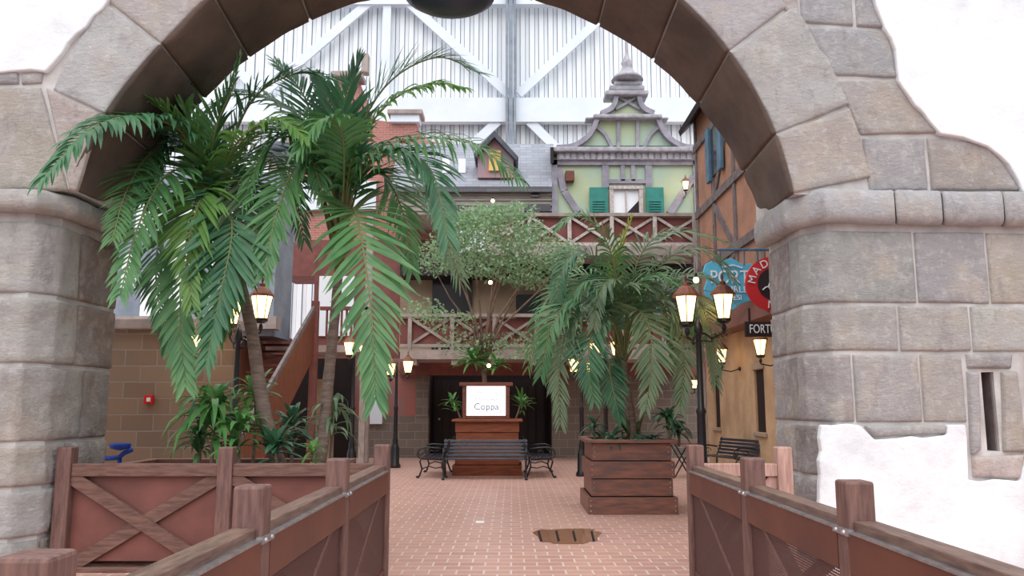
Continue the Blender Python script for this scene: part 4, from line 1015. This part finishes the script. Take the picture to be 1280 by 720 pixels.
# sandy block wall, left
MB_ = MB(); a = at(120, 412, 12.6); b_ = at(292, 412, 12.6)
bw = thing('block_wall', 'sandy block wall with a red call point, behind the left fence', 'wall', (a.x, 12.6, 0))
MB().box(-9.5, b_.x, 12.6, 12.95, 0, a.z).build('blocks', 'block_wall', bw)
MB().box(-9.5, b_.x+.05, 12.5, 13.0, a.z, a.z+.17).build('coping', 'grey_timber', bw, bevel=.02)
cpnt = thing('call_point', 'small red fire alarm call point on the sandy block wall', 'alarm', at(185, 499, 12.6))
MB().pbox(179.5, 494, 190.5, 505, 12.53, .07).build('housing', 'alarm_red', cpnt, bevel=.008)
MB().pbox(183, 497, 187.5, 502, 12.51, .03).build('push_plate', 'paper', cpnt)
bl = thing('blue_chair', 'bright blue plastic seat at the foot of the sandy block wall', 'chair', at(150, 580, 11.8))
q = at(150, 563, 11.8)
MB().lathe([(.02, 0), (.13, .03), (.15, .09), (.12, .1), (.02, .05)], q, 14).build('seat_shell', 'plastic_blue', bl, smooth=True)
MB().tube([at(132, 573, 11.8), at(148, 572, 11.8), at(156, 566, 11.8), at(165, 562, 11.8)], .035, 8).tube([at(150, 570, 11.8), Vector((at(150, 570, 11.8).x, 11.8, 0))], .03, 8).lathe([(.2, 0), (.2, .03), (.03, .05)], (at(150, 570, 11.8).x, 11.8, 0), 14).build('arm_frame', 'plastic_blue', bl, smooth=True)

# wooden outbuilding behind the stairs
wo = thing('timber_cabin', 'brown board-clad cabin with a white-framed window behind the stairs', 'building', at(310, 500, 22))
s = MB(); s.pbox(280, 420, 350, 585, 22, 1)
for i in range(14): s.pbox(280, 424+i*11, 350, 426+i*11, 21.93, .1)
s.build('board_wall', 'brown_board', wo)
MB().pbox(285, 392, 350, 420, 22.05, .4).build('upper_wall', 'glass_dark', wo)
MB().pbox(328, 392, 331, 420, 21.95, .1).pbox(312, 404, 346, 406, 21.95, .1).pbox(312, 418, 347, 421, 21.92, .1).pbox(343, 388, 356, 420, 21.95, .4).build('window_frame', 'pale_timber', wo)

# stairs
sr = thing('staircase', 'wooden staircase with solid board sides climbing to the gallery', 'stairs', (-5.2, 16, 0))
XS = -5.15; n = 17; H = 3.17; Y0, Y1 = 15.6, 20.8
for k in range(n):
    z = H*(k+1)/n; y = Y0+(Y1-Y0)*k/n
    MB().box(XS-1.2, XS-.04, y, y+(Y1-Y0)/n+.03, z-.05, z).build('tread', 'brown_board', sr)
for xx, nm in ((XS, 'r'), (XS-1.24, 'l')):
    MB().prism([(xx-.04, Y0-.1, -.0), (xx-.04, Y0+.45, 0), (xx-.04, Y1, H-.35), (xx-.04, Y1, H+.92), (xx-.04, Y0-.1, .95)], (.06, 0, 0)).build('side_panel', 'stair_board', sr)
    MB().beam((xx-.01, Y0-.15, .98), (xx-.01, Y1, H+.95), .12, .07, (1, 0, 0)).build('handrail', 'grey_beam', sr)
MB().box(XS-.08, XS+.1, Y1, Y1+.18, 0, H+1.15).build('newel_post', 'red_board', sr, bevel=.01)
MB().box(XS-1.3, XS+.1-.3+.3, Y1+.18, 23.4, H-.18, H).box(XS+.1, -3.8, 21.0, 23.4, H-.18, H).build('landing', 'grey_timber', sr)
for k in range(7):
    x = XS+.25+k*.13
    MB().box(x, x+.05, 21.05, 21.1, H, H+.95).build('baluster', 'red_board', sr)
MB().box(XS+.1, -3.8, 21.0, 21.14, H+.93, H+1.02).build('landing_rail', 'red_board', sr)
MB().box(-3.95, -3.8, 21.0, 21.14, 0, H+1.0).build('newel_post', 'grey_timber', sr)
# understair store
us = thing('storage_cupboard', 'beige door panel under the stair landing', 'door', at(394, 560, 22.6))
MB().pbox(384, 474, 412, 575, 22.6, .3).build('door_leaf', 'beige_wall', us)

# gallery building behind (ground floor + two balconies)
gal = thing('gallery_building', 'timber gallery building with two X-braced balconies across the back of the yard', 'building', at(660, 560, 25))
MB().pbox(375, 520, 535, 580, 25.4, .5).build('stone_base', 'grey_block', gal)
MB().pbox(690, 440, 885, 580, 25.4, .5).build('stone_base', 'grey_block', gal)
MB().pbox(375, 448, 524, 520, 25.42, .5).build('red_wall', 'red_plaster', gal)
MB().pbox(520, 468, 535, 521, 25.38, .5).build('door_jamb', 'grey_block', gal)
MB().pbox(452, 478, 478, 530, 25.3, .1).build('notice_board', 'beam_white', gal)
MB().pbox(320, 448, 440, 580, 25.2, .3).build('dark_backing', 'near_black', gal)  # near-black sheet stands in for the shade below the landing
d = MB(); d.pbox(535, 462, 690, 580, 27, .3).pbox(535, 462, 537, 580, 25.9, 1.1).pbox(689, 462, 691, 580, 25.9, 1.1)
d.build('door_recess', 'dark_board', gal)
for i in range(3):
    x0 = 541+i*48; s = MB().pbox(x0, 475, x0+45, 572, 26.8, .15)
    for j in range(4): s.pbox(x0+2+j*11, 480, x0+10+j*11, 568, 26.75, .1)
    dd = s.build('folding_door', 'dark_board', gal)
    MB().ball(at(x0+5 if i else x0+8, 524, 26.7), .04, 8).build('door_knob', 'galvanised', dd)
MB().pbox(500, 452, 885, 469, 25.2, .4).build('lintel_beam', 'red_board', gal)
# level 1
MB().pbox(392, 318, 500, 448, 26.1, .3).build('side_wall', 'red_board', gal)
MB().pbox(398, 345, 442, 420, 26.0, .2).build('white_window', 'window_bright', gal)
MB().pbox(500, 318, 880, 440, 26.1, .4).build('middle_wall', 'beige_wall', gal)
MB().pbox(500, 316, 880, 344, 25.0, 1.0).build('deck_shade', 'dark_board', gal)  # dark strip painted in as the shade under the upper deck
MB().pbox(645, 368, 676, 400, 26.0, .2).build('dark_window', 'glass_dark', gal)
MB().pbox(540, 346, 590, 440, 26.0, .2).build('dark_window', 'glass_dark', gal)
MB().pbox(840, 340, 878, 440, 26.0, .2).build('dark_window', 'glass_dark', gal)
MB().pbox(688, 335, 740, 440, 26.0, .2).build('green_panel', 'green_render', gal)
MB().pbox(795, 345, 838, 440, 26, .2).build('green_panel', 'green_render', gal)
MB().pbox(766, 348, 800, 400, 26.0, .2).build('blue_window', 'window_blue', gal)
for x0 in (736, 800): 
    s = MB().pbox(x0, 350, x0+28, 395, 25.85, .1)
    for i in range(7): s.pbox(x0+4, 356+i*5, x0+24, 359+i*5, 25.8, .06)
    s.build('shutter', 'teal_paint', gal)
def balcony(x0, x1, ytop, ybot, yslab, posts, Yb, m1):
    MB().pbox(x0, yslab-1, x1, yslab+11, Yb-.1, 2.5).build('deck', 'grey_timber', gal)
    z = at(640, yslab+11, Yb).z
    for i in range(int((x1-x0)/50)+1):
        x = x0+14+i*50; MB().pbox(x, yslab+11, x+7, yslab+18, Yb-.05, .6).build('joist_end', 'grey_timber', gal)
    MB().pbox(x0, ytop+4, x1, ybot, Yb+.12, .05).build('back_boards', 'red_board', gal)
    MB().pbox(x0, ytop-2, x1, ytop+2, Yb-.06, .2).build('top_rail', 'grey_timber', gal)
    MB().pbox(x0, ybot-2, x1, ybot+2, Yb-.02, .12).build('bottom_rail', m1, gal)
    for x in posts: MB().pbox(x-2.4, ytop, x+2.4, yslab, Yb-.05, .12).build('rail_post', m1, gal)
    for a, b_ in zip(posts[:-1], posts[1:]):
        MB().pbeam((a+2, ytop+4), (b_-2, ybot-2), .08, Yb, .05).pbeam((a+2, ybot-2), (b_-2, ytop+4), .08, Yb+.05, .05).build('cross_brace', m1, gal)
balcony(606, 878, 268, 305, 308, [610, 662, 712, 765, 819, 872], 23.6, 'pale_timber')
balcony(500, 878, 394, 432, 438, [512, 565, 618, 671, 724, 777, 830, 874], 23.2, 'grey_timber')
for x in (455, 872):
    MB().pbox(x, 268, x+8, 578, 23.3, .22).build('gallery_post', 'grey_timber', gal)

# ---------------------------------------------------------------- right flank building
fl = thing('flank_building', 'ochre and orange half-timbered building along the right side of the yard', 'building', (FX, 18, 0))
YA, YB = 10.6, 23.1
def sidebox(mb, y0, y1, z0, z1, x0=FX, th=.3, mi=0): return mb.box(x0, x0+th, y0, y1, z0, z1, mi)
def fz(x, y): # pixel -> (Y,z) on plane X=FX
    d = ray(x, y); k = FX/d.x; return d.y*k, EYE+d.z*k
Zb = fz(885, 425)[1]
wl = MB()
slots = [(fz(900, 510)[0], fz(893, 510)[0]), (fz(956, 500)[0], fz(944, 500)[0])]
z_s0, z_s1 = fz(948, 540)[1], fz(948, 462)[1]
ys = [YA] + [v for s_ in sorted(slots) for v in s_] + [YB]
for i in range(0, len(ys)-1):
    if i % 2 == 0: sidebox(wl, ys[i], ys[i+1], 0, Zb)
    else: sidebox(wl, ys[i], ys[i+1], 0, z_s0); sidebox(wl, ys[i], ys[i+1], z_s1, Zb)
wl.build('lower_wall', 'ochre_render', fl)
sidebox(MB(), YA, YB, 0, Zb, FX+.25, .1).build('slot_shade_lining', 'dark_board', fl)  # dark colour behind the slots puts in their deep shade
for s_ in slots:
    MB().box(FX+.05, FX+.08, s_[0], s_[1], z_s0, z_s1).build('slot_back', 'dark_board', fl)  # dark sheet added so the slot looks deeply shaded
    MB().box(FX-.04, FX+.02, s_[0]-.06, s_[1]+.06, z_s1, z_s1+.14).build('slot_lintel', 'beige_wall', fl, bevel=.02)
    MB().box(FX-.06, FX+.02, s_[0]-.1, s_[1]+.1, z_s0-.1, z_s0).build('slot_sill', 'beige_wall', fl, bevel=.02)
# pent roof band
MB().prism([(FX-.02, YA, Zb+.75), (FX-.02, YA, Zb-.05), (FX-.5, YA, Zb-.05)], (0, YB-YA, 0)).build('pent_roof', 'brown_board', fl)
MB().box(FX-.1, FX+.2, YA, YB, Zb+.7, 10.3).build('upper_wall', 'orange_render', fl)
tb_ = MB(); xw = FX-.14
for y in (11, 13, 15, 17, 19, 21, 22.85): tb_.box(xw, xw+.1, y, y+.22, Zb+.7, 10.3)
for z in (Zb+.75, 5.3, 7.0, 9.0): tb_.box(xw-.03, xw+.1, YA, YB, z, z+.22)
for y in (11, 15, 19):
    tb_.beam((xw+.03, y+.2, 5.4), (xw+.03, y+2, 6.9), .2, .08, (1, 0, 0)); tb_.beam((xw+.03, y+.2, 9.0), (xw+.03, y+1.9, 7.2), .2, .08, (1, 0, 0)); 
    tb_.beam((xw+.03, y+.2, Zb+1.9), (xw+.03, y+1.9, Zb+.9), .2, .08, (1, 0, 0))
tb_.build('timber_frame', 'grey_beam', fl)
for y0 in (20.2,):
    wv = MB().box(FX-.16, FX-.08, y0+.0, y0+.8, 7.7, 9.0).build('window', 'glass_dark', fl)
    for yy in (y0-.36, y0+.84):
        s_ = MB().box(FX-.24, FX-.14, yy, yy+.34, 7.6, 9.1).build('shutter', 'blue_paint', fl, bevel=.02)
MB().prism([(FX-.55, YA, 9.75), (FX+.4, YA, 10.9), (FX+.4, YA, 10.3), (FX-.1, YA, 10.0), (FX-.5, YA, 9.6)], (0, YB-YA+.15, 0)).build('eave_roof', 'dark_board', fl)

# ---------------------------------------------------------------- hanging signs
hs = thing('hanging_sign', 'pale blue scalloped hanging sign lettered PORT in white', 'sign', at(914, 356, 17.6))
pts = [(882, 330), (890, 326), (900, 331), (906, 325), (914, 322), (924, 328), (930, 331), (938, 329), (946, 335), (950, 345), (956, 360), (952, 378), (938, 376), (926, 380), (916, 388), (905, 386), (896, 378), (884, 374), (880, 362), (884, 350), (879, 340)]
MB().ppoly(pts, 17.6, .08).build('sign_board', 'sign_blue', hs, bevel=.012)
textmesh('lettering', 'PORT', at(912, 347, 17.56), .42, 'sign_white', hs, sx=.82)
textmesh('lettering', 'HIRLE', at(920, 362, 17.56), .2, 'sign_white', hs)
textmesh('lettering', 'ESI', at(922, 372, 17.56), .16, 'sign_white', hs)
MB().tube([at(903, 334, 17.56), at(910, 332.5, 17.56), at(916, 331.5, 17.56), at(922, 333, 17.56), at(928, 335, 17.56)], .015, 5).build('lettering_curve', 'sign_white', hs)
MB().tube([at(900, 330, 17.6), at(900, 312, 17.6)], .02, 5).tube([at(930, 331, 17.6), at(930, 312, 17.6)], .02, 5).tube([at(896, 312, 17.6), Vector((FX-.1, 17.6, at(950, 312, 17.6).z))], .03, 6).build('hanger', 'blue_paint', hs)
h2 = thing('hanging_sign', 'round red hanging sign lettered MADAME with a black centre', 'sign', at(967, 356, 15.8))
cc = at(967, 355, 15.8); rr_ = 35*15.8/FPX
MB().lathe([(rr_, 0), (rr_, .08)], cc, 40, ax='y').build('sign_board', 'sign_red', h2)
MB().lathe([(rr_*.58, -.015), (rr_*.58, 0)], cc, 32, ax='y').build('centre_disc', 'sign_black', h2)
for i, ch_ in enumerate('MADAME'):
    a = math.radians(168-i*27); p = cc+Vector((rr_*.78*math.cos(a), -.02, rr_*.78*math.sin(a)))
    textmesh('lettering', ch_, p, .22, 'sign_white', h2, roll=a-PI/2)
for i, ch_ in enumerate('NOVA'[:2]):
    a = math.radians(262+i*26); p = cc+Vector((rr_*.78*math.cos(a), -.02, rr_*.78*math.sin(a)))
    textmesh('lettering', ch_, p, .22, 'sign_white', h2, roll=a+PI/2)
MB().tube([cc+Vector(v)*rr_ for v in ((-.42, -.04, -.22), (-.3, -.04, -.12), (-.2, -.04, -.1), (-.12, -.04, .12), (-.05, -.04, .3), (.0, -.04, .38))], .014, 5).tube([cc+Vector(v)*rr_ for v in ((-.2, -.04, -.1), (-.1, -.04, -.25), (.02, -.04, -.28), (.12, -.04, -.1), (.2, -.04, .1), (.3, -.04, .2))], .014, 5).build('painted_figure', 'sign_white', h2)
zt = at(967, 312, 15.8).z
MB().tube([(cc.x-.3, 15.8, cc.z+rr_*.8), (cc.x-.3, 15.8, zt)], .02, 5).tube([(cc.x+.3, 15.8, cc.z+rr_*.8), (cc.x+.3, 15.8, zt)], .02, 5).tube([(cc.x-.45, 15.8, zt), (FX-.1, 15.8, zt)], .03, 6).build('hanger', 'blue_paint', h2)
h3 = thing('name_board', 'dark board lettered FORTUNE in white below the round red sign', 'sign', at(970, 411, 15.5))
MB().pbox(932, 402, 1000, 421, 15.5, .08).build('sign_board', 'sign_black', h3)
textmesh('lettering', 'FORTUNE', at(936.5, 411.5, 15.47), .24, 'sign_white', h3, align='LEFT', sx=.68)
MB().pbox(936, 385, 938, 402, 15.5, .05).pbox(994, 385, 996, 402, 15.5, .05).build('hanger', 'iron_black', h3)

# folding table frame beside right planter
ft = thing('folding_table', 'folded dark trestle table beyond the right planter', 'table', ground(858, 598))
f = MB(); q = ground(858, 598)
X0, X1 = at(843, 560, q.y).x, at(872, 560, q.y).x
f.tube([(X0, q.y, .78), (X1-.1, q.y, .02)], .016, 6).tube([(X1-.1, q.y+.03, .74), (X0, q.y+.03, .02)], .016, 6).tube([(X0, q.y+.5, .74), (X1-.1, q.y+.5, .02)], .016, 6).tube([(X1-.1, q.y+.53, .74), (X0, q.y+.53, .02)], .016, 6)
f.build('leg_frame', 'iron_black', ft); MB().box(X0-.1, X1+.1, q.y-.05, q.y+.6, .75, .78).build('table_top', 'planter_wood', ft, bevel=.006)

# puddle with sunken bricks, litter
pd = thing('puddle', 'shallow puddle reflecting the lamps in the brick paving', 'puddle', ground(708, 670))
rr = random.Random(4); pts = []
for i in range(28):
    a = 2*PI*i/28; k = 1+rr.uniform(-.13, .13)
    pts.append(ground(710+41*k*math.copysign(abs(math.cos(a))**.6, math.cos(a)), 670+9*k*math.copysign(abs(math.sin(a))**.6, math.sin(a)), .004))
MB().add(pts, [tuple(range(28))]).build('water', 'wet_brick', pd)
s = MB()
for x in (672, 694, 715, 738): s.add([ground(x, 664, .006), ground(x+2.5, 663, .006), ground(x+6, 676, .006), ground(x+3, 677, .006)], [(0, 1, 2, 3)])
s.build('sunken_joint', 'near_black', pd)
q = ground(600, 653); tag(MB().box(q.x-.06, q.x+.06, q.y-.07, q.y+.07, 0, .012).build('paper_scrap', 'paper'), 'small white paper scrap lying on the brick paving', 'litter')

# ---------------------------------------------------------------- light, camera
wd = bpy.data.worlds.new('World'); bpy.context.scene.world = wd; wd.use_nodes = True
bg = wd.node_tree.nodes['Background']; bg.inputs[0].default_value = (.93, .96, 1.0, 1)
wn = wd.node_tree; tc = wn.nodes.new('ShaderNodeTexCoord'); sx = wn.nodes.new('ShaderNodeSeparateXYZ'); mr = wn.nodes.new('ShaderNodeMapRange')
wn.links.new(tc.outputs['Generated'], sx.inputs[0]); wn.links.new(sx.outputs[2], mr.inputs[0])
mr.inputs[1].default_value = -.1; mr.inputs[2].default_value = .9; mr.inputs[3].default_value = .55; mr.inputs[4].default_value = 1.9
wn.links.new(mr.outputs[0], bg.inputs[1])
sl = bpy.data.lights.new('daylight', 'SUN'); sl.energy = 1.5; sl.angle = math.radians(70); sl.color = (1, .98, .96)
so = bpy.data.objects.new('daylight', sl); COL.objects.link(so)
so.rotation_euler = Vector((.12, 1, -1.1)).to_track_quat('-Z', 'Y').to_euler()
cam = bpy.data.cameras.new('camera'); cam.sensor_width = 36; cam.lens = FPX/1280*36; cam.clip_end = 200
co = bpy.data.objects.new('camera', cam); COL.objects.link(co); co.location = (0, 0, EYE); co.rotation_euler = (PI/2+PITCH, 0, 0)
sc = bpy.context.scene; sc.camera = co
sc.view_settings.view_transform = 'Standard'; sc.view_settings.look = 'None'; sc.view_settings.gamma = 1; sc.view_settings.use_curve_mapping = False
sc.view_settings.exposure = 0.08
